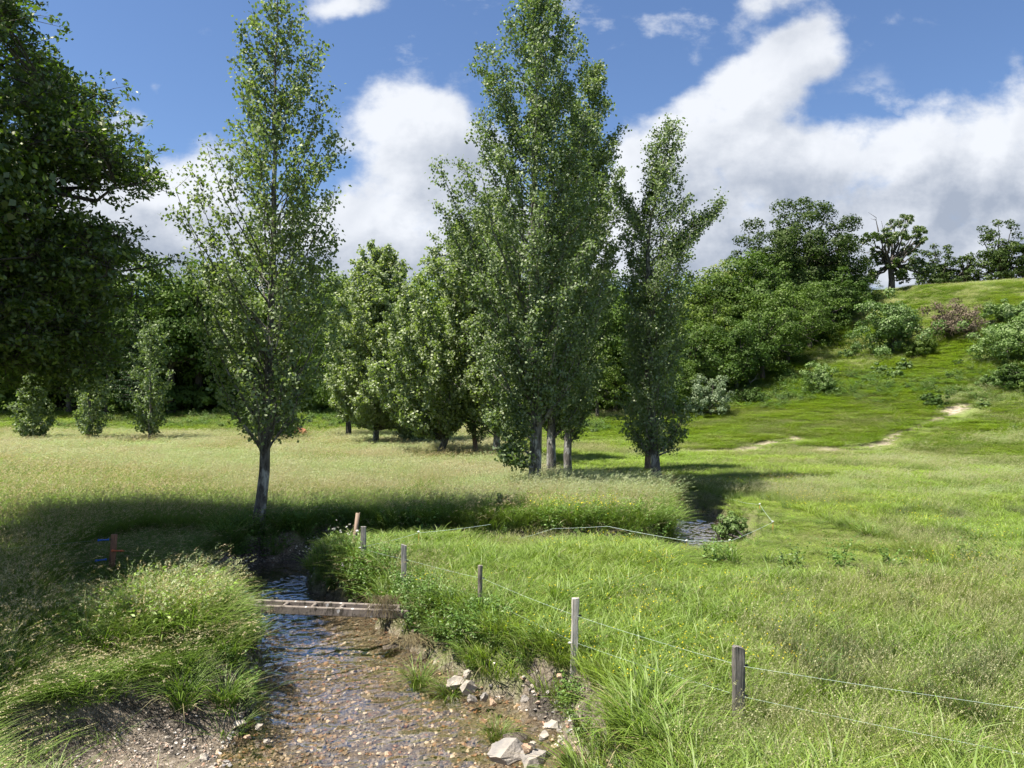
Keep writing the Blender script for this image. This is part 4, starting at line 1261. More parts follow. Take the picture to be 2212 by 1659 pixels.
# straw caught on the bridge and on the bank
rg = np.random.default_rng(77)
def straw(px, py, d_, n, s_, label, hang=1.0):
    b = Bag()
    for k in range(n):
        p0 = np.array([rg.normal() * s_, rg.normal() * s_ * .5, rg.random() * s_ * .6])
        dr = np.array([rg.normal() * .6, rg.normal() * .4 - .2, -hang * (0.6 + rg.random())])
        pts = [p0 + dr * s_ * .5 * j + np.array([rg.normal(), rg.normal(), 0]) * s_ * .12 for j in range(5)]
        b.tube(pts, [.004, .004, .003, .003, .001], 3, (np.array([.30, .24, .13]) * (.6 + .8 * rg.random())))
    o = obj('straw_tangle', b.mesh('straw_tangle', M['herb']), None, (D(px, d_), d_, ZZ(py, d_)), label=label, category='straw', group='tangles of dry straw by the footbridge')
straw(833, 1292, 14.4, 130, .14, 'tangle of dry straw hanging over the right part of the footbridge')
straw(890, 1375, 14.0, 110, .16, 'dry straw matted on the bank edge below the right end of the footbridge', .5)

# ------------------------------------------------------------------ plants as things
def place_plants(name, label_list, meshes, rg):
    for (px, py, z_, sc_, k, label, cat, grp) in label_list:
        x, y = W(px, py, z_)
        o = obj(name, meshes[k], None, (x, y, gz1(x, y)), label=label, category=cat)
        o.rotation_euler = (0, 0, rg.random() * 6.28); o.scale = (sc_,) * 3
        if grp:
            o['group'] = grp
BIGS = [sedge_mesh(500 + i, 130, .9, .019, .24) for i in range(4)]
SG = 'big sedge clumps by the stream'
place_plants('sedge_clump', [
    (1290, 1628, -.2, .85, 0, 'arching bright sedge clump right of the boulders at the bottom edge', 'sedge', SG),
    (1385, 1620, -.1, .9, 1, 'dense dark based sedge clump midway between boulders and nearest post', 'sedge', SG),
    (1470, 1660, -.1, .7, 2, 'spreading sedge clump just left of the nearest post foot', 'sedge', SG),
    (1250, 1560, -.15, .6, 3, 'smaller sedge clump above the flat slabs on the right bank', 'sedge', SG),
    (1400, 1560, -.0, .7, 0, 'sedge clump behind the dense one, left of the nearest post', 'sedge', SG),
    (1075, 1535, -.55, .42, 1, 'lone upright sedge tuft beside the earth clod', 'sedge', SG),
    (905, 1400, -.35, .6, 2, 'sedge clump with long blades leaning over water below the bridge', 'sedge', SG),
    (975, 1410, -.2, .5, 3, 'small sedge clump on the right bank behind the stone row', 'sedge', SG),
    (1660, 1640, 0, .45, 1, 'sedge clump close behind the right side of the nearest post', 'sedge', SG),
    (490, 1490, -.3, .6, 0, 'sedge clump at the water edge of the left grass mound', 'sedge', SG),
    (400, 1480, -.15, .7, 2, 'broad bladed sedge in the middle of the left grass mound', 'sedge', SG),
], BIGS, np.random.default_rng(9))
# tall grass mound left of the stream
rg = np.random.default_rng(33)
MD = [tall_green_tuft(520 + i, .85) for i in range(4)] + [hay_tuft(530, 1.0), herb_mesh(531, .75, .10, (0.17, 0.27, 0.04), 10), sedge_mesh(532, 60, .8, .014), hay_tuft(533, 1.1)]
mx_, my_ = rg.normal(size=420) * .50 - 5.9, rg.normal(size=420) * .80 + 13.2
z, e, bw, pm, g_ = height(mx_, my_, True)
ok = (e > .05) & (mx_ + (my_ - 13) * .6 < -5.05) & (my_ > 11.45) & (bar_mask(mx_, my_) < .3)
mx_, my_, z = mx_[ok], my_[ok], z[ok]
n = len(mx_)
vi = rg.choice(8, n, p=[.16, .15, .15, .12, .06, .14, .18, .04])
o = scatter('grass_mound', np.stack([mx_, my_, z], -1), rg.normal(size=n) * .8, .75 + .4 * rg.random(n), vi, MD, kind='stuff')
# dry tall grass arching at the island and along the far bank
n = 900
ix, iy = rg.uniform(-3, 7.5, n), rg.uniform(23, 31, n)
z, e, bw, pm, g_ = height(ix, iy, True)
ok = (e > .1) & ~pasture_side(ix, iy) & (ix < 5.4)
ix, iy, z = ix[ok], iy[ok], z[ok]; n = len(ix)
vi = np.where(iy < 25.2, rg.choice([6, 6, 0, 5], n), rg.choice([4, 7, 4, 0], n))
scatter('far_bank_grass', np.stack([ix, iy, z], -1), rg.normal(size=n) * .6, np.where(ix > 0, .95, .7) * (.8 + .4 * rg.random(n)), vi, MD, kind='stuff')

# flowers
def flower_mesh(seed, col, n, sz, h, rad):
    rg = np.random.default_rng(seed); b = Bag()
    v_, q, c, ctr = blades(rg, n, rad, h, .25, .003, .1, (0.05, 0), (.06, .1, .02), (.1, .16, .03), 4, .2, .3); b.add(v_, q, c)
    for j in range(3):
        v_, q = leaf_quads(ctr[:, -1] + rg.normal(size=(n, 3)) * sz * .2, np.array([[0, 0, 1.0]]) + rg.normal(size=(n, 3)) * .6, np.full(n, sz), rg, .9)
        b.add(v_, q, col)
    return b.mesh('flower', M['flower'])
BUT = [flower_mesh(600 + i, (0.80, 0.66, 0.03), 4, .020, .42, .25) for i in range(3)]
n = 900
x_, y_ = rand_wedge(rng, n * 3, 10, 40, 1.2)
ok = pasture_side(x_, y_) & (fbm(x_ * .3 + 3, y_ * .3, 55, 3) > .50) & (stream_e(x_, y_) > .4) & (x_ < 14)
x_, y_ = x_[ok], y_[ok]
ix2, iy2 = rg.uniform(.8, 3.2, 26), rg.uniform(23.0, 24.2, 26)
x_, y_ = np.concatenate([x_, ix2]), np.concatenate([y_, iy2])
hz_ = np.concatenate([np.ones(len(x_) - 26), np.full(26, 1.8)])
scatter('buttercups', np.stack([x_, y_, height(x_, y_)], -1), rng.random(len(x_)) * 6.28, hz_, rng.integers(0, 3, len(x_)), BUT, kind='stuff')
WH = [flower_mesh(610 + i, (0.75, 0.70, 0.68), 7, .05, .75, .25) for i in range(2)]
wp = np.array([W(px, py, .0) for px, py in [(690, 1160), (672, 1150), (700, 1145), (655, 1158), (742, 1205), (735, 1190), (765, 1225), (560, 1240), (575, 1250)]])
scatter('white_meadow_flowers', np.stack([wp[:, 0], wp[:, 1], height(wp[:, 0], wp[:, 1])], -1), rng.random(len(wp)) * 6, np.ones(len(wp)) * .9, rng.integers(0, 2, len(wp)), WH, kind='stuff')

# ------------------------------------------------------------------ trees
def trunk_line(H, leans, n=18):
    t = np.linspace(0, 1, n)
    lx = np.interp(t, [a[0] for a in leans], [a[1] for a in leans])
    ly = 0.15 * np.sin(t * 5)
    return np.stack([lx, ly * H / 16, t * H], -1), t

def poplar(name, label, px, py, d, top_py, r0, profL, profR, leans, seed, nb=70, tw=8, nl=34, ls=.085, bark='bark_pop', leaf='poplar', hb=.16, group='poplars along the stream', tube_sides=5, cat='poplar tree', gap=0.0, fat=1.0):
    rg = np.random.default_rng(seed)
    x = D(px, d); z0 = gz1(x, d) - .15
    H = ZZ(top_py, d) - z0
    root = thing(name, label, cat, (x, d, z0), group)
    ln, tt_ = trunk_line(H, leans)
    ln[1:, :2] += rg.normal(size=(len(ln) - 1, 2)) * .025
    b = Bag()
    b.tube(ln, np.maximum(r0 * (1 - tt_) ** .85, .015) * (1 + .35 * np.exp(-tt_ * 28)), 10, jit=.12, rng=rg)
    C, NN = [], []
    def axis_at(t):
        return np.array([np.interp(t, tt_, ln[:, k]) for k in range(3)])
    kL = [a[0] for a in profL]; vL = [a[1] for a in profL]; kR = [a[0] for a in profR]; vR = [a[1] for a in profR]
    for i in range(nb):
        tt = hb + (1.0 - hb) * ((i + rg.random()) / nb)
        th = i * 2.39996 + rg.normal() * .3
        cs = math.cos(th)
        RL, RR = np.interp(tt, kL, vL), np.interp(tt, kR, vR)
        Rm = (RL + RR) / 2
        rad = (RR if cs > 0 else RL) * abs(cs) + Rm * (1 - abs(cs))
        rad *= rg.uniform(.62, 1.08) * fat
        rise = rad * rg.uniform(1.1, 1.9) + .2
        ts = max(hb * .55, tt - rise / H)
        p0 = axis_at(ts); p2 = axis_at(tt) * [1, 1, 0] + [math.cos(th) * rad, math.sin(th) * rad, tt * H]
        p2[:2] = axis_at(ts)[:2] * .4 + axis_at(tt)[:2] * .6 + [math.cos(th) * rad, math.sin(th) * rad]
        p1 = p0 * .45 + p2 * .55 + np.array([math.cos(th), math.sin(th), 0]) * rad * .12 - [0, 0, rise * .12]
        s_ = np.linspace(0, 1, 7)[:, None]
        bz = (1 - s_) ** 2 * p0 + 2 * s_ * (1 - s_) * p1 + s_ ** 2 * p2
        bz[1:-1] += rg.normal(size=(5, 3)) * .04
        rb = max(.012, r0 * .30 * (1 - ts) * (0.5 + rad / 4))
        b.tube(bz, np.linspace(rb, .006, 7), tube_sides)
        ntw = max(3, int(tw * (0.5 + rad / 2.2)))
        for k in range(ntw):
            f = .18 + .85 * (k + rg.random()) / ntw
            f = min(f, 1)
            q0 = (1 - f) ** 2 * p0 + 2 * f * (1 - f) * p1 + f ** 2 * p2
            if rg.random() < gap:
                continue
            dr = rg.normal(size=3); dr[2] = abs(dr[2]) * .8 + .25
            dr[:2] += np.array([math.cos(th), math.sin(th)]) * .5
            dr /= np.linalg.norm(dr)
            L_ = rg.uniform(.3, .75) * (0.6 + .25 * min(rad, 2))
            q1 = q0 + dr * L_
            b.tube([q0, (q0 + q1) / 2 + rg.normal(size=3) * .03, q1], [.009, .006, .003], 3)
            m_ = int(nl * rg.uniform(.6, 1.3))
            g = rg.random(m_)[:, None] ** .8
            C.append(q0 + (q1 - q0) * g * 1.1 + rg.normal(size=(m_, 3)) * .115)
            NN.append(rg.normal(size=(m_, 3)) + dr * .4 + [-.25, -.1, .25])
    C = np.concatenate(C); NN = np.concatenate(NN)
    v_, q = leaf_quads(C, NN, ls * (.7 + .6 * rg.random(len(C))), rg, .95, 1.0)
    obj('trunk', b.mesh('trunk', M[bark], True), root)
    obj('crown', mesh_np('crown', v_, q, M[leaf], None, rg.random(len(q))), root)
    return root, ln, tt_
k1 = 22.3 / FPX * S; k2 = 29.5 / FPX * S; k9 = 34 / FPX * S
def prof(rows, axisx, base_y, top_y, k, side):
    """silhouette rows (disp y, xleft, xright) to (height fraction, radius)"""
    out = []
    for (y_, a, b_) in rows:
        t = (base_y - y_) / (base_y - top_y)
        ax = np.interp(t, [p_[0] for p_ in axisx], [p_[1] for p_ in axisx])
        out.append((t, max(.08, ((ax - a) if side == 'L' else (b_ - ax)) * k)))
    return sorted(out)
def pop_rows(name, label, base, d, top, r0, rows, axpx, seed, **kw):
    k = d / FPX * S
    ax = [(0, base[0])] + [((base[1] - y_) / (base[1] - top), x_) for (y_, x_) in axpx]
    ax = sorted(ax)
    leans = [(t, (x_ - base[0]) * k) for t, x_ in ax]
    return poplar(name, label, base[0], base[1], d, top, r0, prof(rows, ax, base[1], top, k, 'L'), prof(rows, ax, base[1], top, k, 'R'), leans, seed, **kw)
rows1 = [(0, 585, 615), (40, 545, 650), (90, 525, 680), (150, 492, 692), (220, 515, 700), (280, 480, 765), (330, 440, 750), (370, 395, 740), (430, 410, 745), (500, 430, 715), (560, 405, 700), (640, 400, 730), (720, 410, 720), (790, 425, 700), (850, 430, 690), (900, 490, 650), (935, 545, 600)]
pop_rows('poplar_tree', 'slender airy poplar on the left far bank of the stream pool', (556, 1152), 22.3, -8, .17, rows1, [(1050, 566), (950, 572), (700, 580), (400, 592), (0, 600)], 11, nb=118, tw=8, nl=36, ls=.098, hb=.27, gap=.24, tube_sides=6)
rows2 = [(-20, 1130, 1200), (50, 1080, 1240), (100, 1045, 1255), (160, 1028, 1265), (220, 1025, 1270), (300, 1000, 1290), (360, 965, 1300), (420, 955, 1310), (480, 975, 1320), (560, 985, 1300), (700, 1010, 1290), (800, 1040, 1260), (880, 1070, 1230), (930, 1100, 1200)]
pop_rows('poplar_tree', 'tallest poplar, thick pale trunk at the centre, crown cut by the top of the frame', (1155, 1078), 29.5, -40, .25, rows2, [(900, 1158), (500, 1152), (0, 1165), (-40, 1166)], 12, nb=115, tw=11, nl=46, ls=.10, hb=.25, gap=.06, tube_sides=5)
r2_ = bpy.data.objects['poplar_tree.001']
def loc2(px, py, d=29.3):
    return (D(px, d) - r2_.location.x, -.3, ZZ(py, d) - r2_.location.z)
def spray(root, p0, p1, n, seed, ls=.095, r_=.05, leaf='poplar', bark='bark_pop', sp=.45):
    rg = np.random.default_rng(seed); b = Bag()
    p0, p1 = np.array(p0, float), np.array(p1, float)
    s_ = np.linspace(0, 1, 9)[:, None]
    mid = (p0 + p1) / 2 - [0, 0, np.linalg.norm(p1 - p0) * .08]
    bz = (1 - s_) ** 2 * p0 + 2 * s_ * (1 - s_) * mid + s_ ** 2 * p1
    b.tube(bz, np.linspace(r_, .01, 9), 6)
    C, NN = [], []
    for k in range(n):
        f = rg.uniform(.2, 1)
        q0 = (1 - f) ** 2 * p0 + 2 * f * (1 - f) * mid + f ** 2 * p1
        dr = rg.normal(size=3); dr[2] = abs(dr[2]); dr += (p1 - p0) / np.linalg.norm(p1 - p0) * .8; dr /= np.linalg.norm(dr)
        q1 = q0 + dr * rg.uniform(.3, 1) * sp * 1.4
        b.tube([q0, (q0 + q1) / 2, q1], [.01, .006, .003], 3)
        C.append(q0 + (q1 - q0) * rg.random(30)[:, None] + rg.normal(size=(30, 3)) * .12)
    C = np.concatenate(C); NN = rg.normal(size=C.shape) + [-.2, 0, .3]
    v_, q = leaf_quads(C, NN, ls * (.7 + .6 * rg.random(len(C))), rg, .95, 1.0)
    obj('limb', b.mesh('limb', M[bark], True), root)
    obj('leaf_spray', mesh_np('leaf_spray', v_, q, M[leaf], None, rg.random(len(q))), root)
spray(r2_, loc2(1150, 985), loc2(1062, 905), 50, 51, .11)
spray(r2_, loc2(1152, 1010), loc2(1085, 985), 34, 52, .11)
spray(r2_, loc2(1152, 960), loc2(1100, 860), 50, 53, .11)
rows3 = [(150, 1270, 1300), (200, 1240, 1330), (280, 1220, 1362), (340, 1225, 1345), (420, 1200, 1330), (520, 1160, 1330), (650, 1140, 1320), (800, 1130, 1290), (900, 1140, 1260)]
pop_rows('poplar_tree', 'poplar second in the central row, leafy, close behind the tallest one', (1188, 1050), 33.7, 140, .22, rows3, [(900, 1190), (500, 1225), (150, 1285)], 13, nb=85, tw=11, nl=44, ls=.108, hb=.21)
rows4 = [(330, 1280, 1310), (380, 1240, 1345), (450, 1220, 1370), (560, 1210, 1345), (680, 1190, 1330), (800, 1190, 1310), (900, 1190, 1265)]
pop_rows('poplar_tree', 'poplar with a clean lower trunk, rightmost of the central row', (1226, 1027), 38, 325, .22, rows4, [(900, 1228), (600, 1255), (330, 1290)], 14, nb=75, tw=10, nl=44, ls=.112, hb=.24)
rows5 = [(430, 1050, 1090), (500, 1000, 1130), (600, 985, 1140), (700, 990, 1150), (800, 1000, 1150), (900, 1020, 1120), (940, 1040, 1110)]
pop_rows('poplar_tree', 'grey poplar with a bare lower trunk left of the tallest one', (1073, 1002), 44.6, 420, .22, rows5, [(700, 1075), (420, 1070)], 15, nb=70, tw=10, nl=40, ls=.14, hb=.20, fat=1.15, leaf='pale_pop')
rows7 = [(500, 1000, 1080), (560, 940, 1080), (640, 890, 1070), (720, 875, 1060), (800, 880, 1040), (880, 880, 1000), (940, 890, 975)]
r7, _, _ = pop_rows('leaning_tree', 'pale leafy twin stemmed tree leaning right beside the hay meadow edge', (945, 996), 46, 480, .20, rows7, [(950, 960), (880, 985), (760, 1020), (600, 1010), (480, 1035)], 16, nb=100, tw=11, nl=44, ls=.16, hb=.17, cat='tree', fat=1.4, leaf='pale_pop', gap=.05)
b = Bag(); k = 46 / FPX * S
b.tube([[0, .3, -.1], [18 * k, .3, 60 * k], [30 * k, .4, 160 * k], [38 * k, .5, 300 * k]], [.17, .14, .10, .04], 8)
obj('trunk', b.mesh('trunk', M['bark_pop'], True), r7, label='straighter left stem of the pair')
rows6 = [(700, 1010, 1040), (780, 985, 1060), (860, 990, 1060), (910, 1005, 1050)]
pop_rows('small_tree', 'small tree with a short reddish brown trunk between the grey poplar and leaning tree', (1029, 996), 46.7, 690, .17, rows6, [(900, 1024), (700, 1022)], 17, nb=34, tw=8, nl=34, ls=.12, hb=.22, bark='bark_red', cat='tree')
rows8 = [(537, 805, 840), (580, 785, 860), (640, 770, 880), (700, 745, 890), (780, 730, 895), (850, 740, 890), (900, 760, 880), (940, 790, 870)]
pop_rows('poplar_tree', 'tall poplar with straight whitish trunk at the back edge of the hay meadow', (812, 977), 54, 532, .22, rows8, [(700, 815), (532, 825)], 18, nb=110, tw=11, nl=44, ls=.17, hb=.20, fat=1.5, leaf='pale_pop', gap=.05, group='poplars along the stream')
rows8b = [(650, 880, 910), (720, 860, 930), (800, 860, 935), (880, 860, 925), (950, 870, 915)]
pop_rows('poplar_tree', 'low pale poplar filling the gap left of the leaning tree', (890, 975), 55, 640, .15, rows8b, [(640, 895)], 38, nb=60, tw=9, nl=40, ls=.16, hb=.06, fat=1.5, leaf='pale_pop')
rows9 = [(272, 1440, 1472), (310, 1402, 1480), (350, 1398, 1500), (400, 1410, 1500), (440, 1400, 1525), (470, 1370, 1530), (520, 1345, 1500), (600, 1340, 1495), (700, 1345, 1480), (800, 1360, 1470), (870, 1345, 1490), (920, 1340, 1505), (960, 1370, 1470)]
r9, _, _ = pop_rows('poplar_tree', 'poplar standing alone right of the central row with a bushy lower skirt', (1421, 1047), 34, 262, .20, rows9, [(900, 1408), (700, 1402), (500, 1400), (400, 1425), (262, 1452)], 19, nb=110, tw=9, nl=36, ls=.10, hb=.15, gap=.08)
rows10 = [(560, 1380, 1400), (650, 1350, 1430), (750, 1345, 1440), (850, 1350, 1440), (930, 1370, 1420)]
pop_rows('poplar_tree', 'thin poplar with a reddish lower trunk half hidden left of the lone one', (1400, 1020), 39.7, 545, .16, rows10, [(545, 1392)], 20, nb=50, tw=8, nl=30, ls=.11, hb=.14, bark='bark_red')
# side branches of the lone poplar
def loc9(px, py, d=34):
    return (D(px, d) - r9.location.x, 0, ZZ(py, d) - r9.location.z)
spray(r9, loc9(1412, 590), loc9(1560, 440), 75, 5)
spray(r9, loc9(1410, 560), loc9(1515, 470), 40, 6)
spray(r9, loc9(1402, 520), loc9(1335, 400), 50, 7)
# mistletoe balls
def mistletoe(px, py, d, r_, seed, label):
    rg = np.random.default_rng(seed)
    n = 1500
    p_ = rg.normal(size=(n, 3)); p_ /= np.linalg.norm(p_, axis=1)[:, None]; p_ *= r_ * rg.random(n)[:, None] ** .4
    v_, q = leaf_quads(p_, p_ + rg.normal(size=(n, 3)) * .3, np.full(n, .09), rg, .35)
    obj('mistletoe', mesh_np('mistletoe', v_, q, M['mistletoe'], None, rg.random(len(q))), None, (D(px, d), d, ZZ(py, d)), label=label, category='mistletoe', group='mistletoe balls in the poplars')
mistletoe(1408, 652, 33.9, .36, 1, 'yellowish mistletoe ball high on the lone poplar trunk')
mistletoe(1412, 748, 33.8, .25, 2, 'smaller mistletoe ball low on the lone poplar trunk')
mistletoe(957, 812, 44.2, .75, 3, 'dark mistletoe ball in the leaning twin stemmed tree')
mistletoe(1152, 255, 29.4, .35, 4, 'mistletoe ball high inside the tallest poplar crown')
mistletoe(1190, 505, 30.6, .45, 5, 'mistletoe ball midway up right of the tallest poplar trunk')

# the big oak close by on the left, its trunk outside the picture
def near_oak():
    rg = np.random.default_rng(600)
    ox, oy = -17.0, 19.0
    oz = gz1(ox, oy) - .2
    t = thing('oak_tree', 'large dark oak filling the left edge of the view, branches reaching in', 'oak tree', (ox, oy, oz))
    ys = [0, 60, 120, 185, 230, 270, 300, 340, 385, 400, 420, 450, 478, 500, 530, 560, 600, 700, 800, 850, 900, 945, 960]
    xs = [60, 95, 130, 195, 235, 262, 280, 290, 300, 240, 130, 118, 200, 265, 290, 320, 290, 262, 285, 300, 290, 250, -50]
    n = 16000
    P = rg.uniform(-1, 1, (n, 3))
    P = P[np.linalg.norm(P, axis=1) < 1]
    P = P * [9.5, 6.4, 8.2] + [ox - .5, oy - 1.8, 9.6]
    dpy = (HPX + (CAMZ - P[:, 2]) / P[:, 1] * FPX) / S
    dpx = (512 + P[:, 0] / P[:, 1] * FPX) / S
    mar = .62 / P[:, 1] * FPX / S
    ok = (dpx + mar < np.interp(dpy, ys, xs, left=45)) & (P[:, 2] > np.where(dpx > 150, 3.0, 4.0))
    ok &= (P[:, 0] < -9.9) | (P[:, 1] > 16)
    ok &= ~((dpx < 130) & (dpx > -400) & (dpy > 815 + 30 * np.sin(dpx * .06))) 
    ok &= ~((dpx < 110) & (dpx > -60) & (dpy > 225) & (dpy < 300) & (rg.random(len(P)) < .6))
    ok &= ~((P[:, 2] > 8.0) & (fbm(dpx * .018, dpy * .018, 5, 3) > .50) & (rg.random(len(P)) < .92))
    P = P[ok]
    vis = dpx[ok] > -140
    P = np.vstack([P[vis][:820], P[~vis][:330]])
    ex = []
    for (a, c_) in [(300, 375), (312, 392), (290, 398), (270, 372), (288, 350), (262, 335), (238, 270), (222, 238), (205, 200), (250, 300), (30, 30), (60, 90), (255, 505), (225, 488), (330, 575), (285, 640), (240, 720)]:
        d_ = 17.5 + rg.normal() * .6
        ex.append((D(a, d_), d_, ZZ(c_, d_)))
    P = np.vstack([P, ex]) - [ox, oy, oz]
    b = Bag()
    tp = np.array([[0, 0, -.6], [.2, 0, 2.2], [.1, -.2, 4.5], [.5, 0, 7], [.2, .1, 10], [.3, 0, 14]])
    b.tube(tp, [.62, .5, .46, .36, .22, .05], 12, jit=.12, rng=rg)
    nodes = [tp[k] for k in range(2, 6)]; nr = [.30, .26, .18, .08]
    order = np.argsort(np.linalg.norm(P - [0, 0, 7], axis=1))
    mains = order[rg.permutation(len(order))[:46]]
    mains = mains[P[mains, 2] > 5.2]
    mains = np.concatenate([mains, np.arange(len(P) - 17, len(P))])
    for k_ in mains:
        st = nodes[rg.integers(0, 3)]
        st = tp[2] + (tp[5] - tp[2]) * np.clip((P[k_][2] - 5) / 14, 0, .8)
        mid = (st + P[k_]) / 2 + rg.normal(size=3) * .5 + [0, 0, .5]
        s_ = np.linspace(0, 1, 12)[:, None]
        bz = (1 - s_) ** 2 * st + 2 * s_ * (1 - s_) * mid + s_ ** 2 * P[k_]
        bz[1:-1] += rg.normal(size=(10, 3)) * .13
        b.tube(bz, np.linspace(.16, .015, 12), 6)
        nodes += list(bz[3:])
    nodes = np.array(nodes)
    C, NN, TT = [], [], []
    for p_ in P:
        j = np.argmin(np.linalg.norm(nodes - p_, axis=1))
        b.tube([nodes[j], (nodes[j] + p_) / 2 + rg.normal(size=3) * .1, p_], [.03, .02, .01], 4)
        for tw in range(13):
            o_ = rg.normal(size=3) * [.34, .34, .22]
            q_ = p_ + o_
            b.tube([p_ + o_ * .15, p_ + o_ * .6 + rg.normal(size=3) * .03, q_], [.010, .007, .003], 3)
            m_ = 15
            C.append(q_ + rg.normal(size=(m_, 3)) * [.095, .095, .06]); NN.append(rg.normal(size=(m_, 3)) * .7 + [-.1, 0, .6])
    C = np.concatenate(C)
    v_, q = leaf_quads(C, np.concatenate(NN), .125 * (.7 + .6 * rg.random(len(C))), rg, .5, .2)
    obj('trunk', b.mesh('trunk', M['bark_oak'], True), t)
    obj('crown', mesh_np('crown', v_, q, M['oak'], None, rg.random(len(q))), t)
near_oak()
# low leafy branch of the tallest poplar
# small trees far left at the meadow edge
def young(label, base, d, top, rows, seed, bark='bark_pop', **kw):
    return pop_rows('young_tree', label, base, d, top, .12, rows, [(top, base[0] + 2)], seed, nb=34, tw=7, nl=26, ls=.17, hb=.16, bark=bark, cat='tree', group='young trees along the back of the hay meadow', **kw)
young('small round young tree with dark trunk, leftmost at the back of the meadow', (71, 968), 58, 800, [(800, 60, 80), (840, 35, 100), (900, 25, 112), (940, 50, 92)], 51)
young('young tree with a pale grey trunk, partly behind the oak foliage', (192, 967), 58, 690, [(690, 185, 200), (760, 150, 235), (850, 145, 240), (910, 160, 225)], 52)
young('conical young tree with dark trunk just right of the oak foliage', (323, 964), 59, 690, [(690, 315, 345), (740, 290, 365), (820, 275, 375), (900, 285, 360), (935, 300, 345)], 53)
young('thin young tree with a whitish stem behind the slender poplar', (549, 970), 62, 860, [(860, 545, 560), (900, 530, 575), (935, 535, 570)], 54)
young('low bushy young tree right of the slender poplar trunk', (590, 972), 60, 830, [(830, 570, 610), (880, 545, 640), (930, 550, 640), (955, 570, 620)], 55)

def broadleaf(seed, rad=(5, 5, 5), zc=7.5, nclump=70, lper=170, ls=.30, trunk_r=.35, pad=.78, inner=.35, ragged=.2, leaf='wood_leaf', bark='bark_oak', limbs=24, hang=0.0, crs=(.15, .30)):
    rg = np.random.default_rng(seed)
    i = np.arange(nclump) + .5
    ph = np.arccos(1 - 1.75 * i / nclump); th = math.pi * (1 + 5 ** .5) * i + rg.random() * 6
    dv = np.stack([np.cos(th) * np.sin(ph), np.sin(th) * np.sin(ph), np.cos(ph)], -1)
    dv = dv + rg.normal(size=dv.shape) * .12; dv /= np.linalg.norm(dv, axis=1)[:, None]
    lob = 1 + ragged * (rg.random(nclump) * 2 - 1) 
    rr = np.where(rg.random(nclump) < inner, rg.uniform(.3, .65, nclump), rg.uniform(.78, 1.0, nclump)) * lob
    cc = dv * np.array(rad) * rr[:, None] + [0, 0, zc]
    cr = np.mean(rad) * rg.uniform(*crs, nclump)
    cnt = np.maximum(20, (lper * (cr / (np.mean(rad) * .25)) ** 2)).astype(int)
    idx = np.repeat(np.arange(nclump), cnt); n = len(idx)
    u_ = rg.normal(size=(n, 3)); u_ /= np.linalg.norm(u_, axis=1)[:, None]
    u_[:, 2] = np.abs(u_[:, 2]) * np.where(rg.random(n) < .75, 1, -1)
    rr_ = cr[idx] * (.55 + .5 * rg.random(n))
    C = cc[idx] + u_ * rr_[:, None] * [1, 1, pad]
    NN = u_ * 1.0 + dv[idx] * .5 + rg.normal(size=(n, 3)) * .6 + [0, 0, .15]
    v_, q = leaf_quads(C, NN, ls * (.6 + .7 * rg.random(n)), rg, .8, hang)
    crown = mesh_np('crown', v_, q, M[leaf], None, np.clip(rg.random(len(q)) * .5 + .5 * rg.random(nclump)[idx], 0, 1))
    b = Bag()
    zt_ = zc - rad[2] * .35
    tl = np.array([[0, 0, -.8], [.05, 0, zt_ * .3], [-.08, .05, zt_ * .7], [.1, 0, zt_], [0.1, 0.1, zc + rad[2] * .2]])
    b.tube(tl, [trunk_r * 1.3, trunk_r, trunk_r * .85, trunk_r * .7, trunk_r * .3], 8, jit=.15, rng=rg)
    for k_ in rg.permutation(nclump)[:limbs]:
        st = tl[2] + (tl[4] - tl[2]) * rg.random()
        mid = (st + cc[k_]) / 2 + rg.normal(size=3) * .4 - [0, 0, .3]
        s_ = np.linspace(0, 1, 6)[:, None]
        bz = (1 - s_) ** 2 * st + 2 * s_ * (1 - s_) * mid + s_ ** 2 * cc[k_]
        bz[1:-1] += rg.normal(size=(4, 3)) * .12
        b.tube(bz, np.linspace(trunk_r * .38, .03, 6), 5)
    return crown, b.mesh('trunk', M[bark], True)
def put_tree(name, label, cat, x, y, sc, meshes, group, rz=0.0, dz=-.2, sz=None):
    z0 = gz1(x, y) + dz
    t = thing(name, label, cat, (x, y, z0), group, rz)
    t.scale = (sc, sc, sz or sc)
    obj('crown', meshes[0], t); obj('trunk', meshes[1], t)
    return t

FOREST = [broadleaf(700, (5, 5, 5.5), 8, 85, 150, .30), broadleaf(701, (4.6, 4.6, 6.2), 8.5, 85, 150, .30), broadleaf(702, (5.6, 5.2, 4.8), 7.5, 90, 150, .30, ragged=.3),
          broadleaf(703, (4.2, 4.2, 5), 7, 70, 150, .27, ragged=.3), broadleaf(704, (5.2, 5, 5.2), 7, 110, 110, .25, pad=.45, ragged=.3)]
HILLT = [tuple([broadleaf(710 + i, r_, zc, 75, 95, .27, pad=.62, crs=(.14, .30), ragged=.34, leaf='hill_leaf')][0]) for i, (r_, zc) in enumerate([((4.5, 4.5, 4.2), 5.5), ((5, 4.4, 4.6), 6), ((3.8, 3.8, 4.6), 5.5)])]

rg = np.random.default_rng(8)
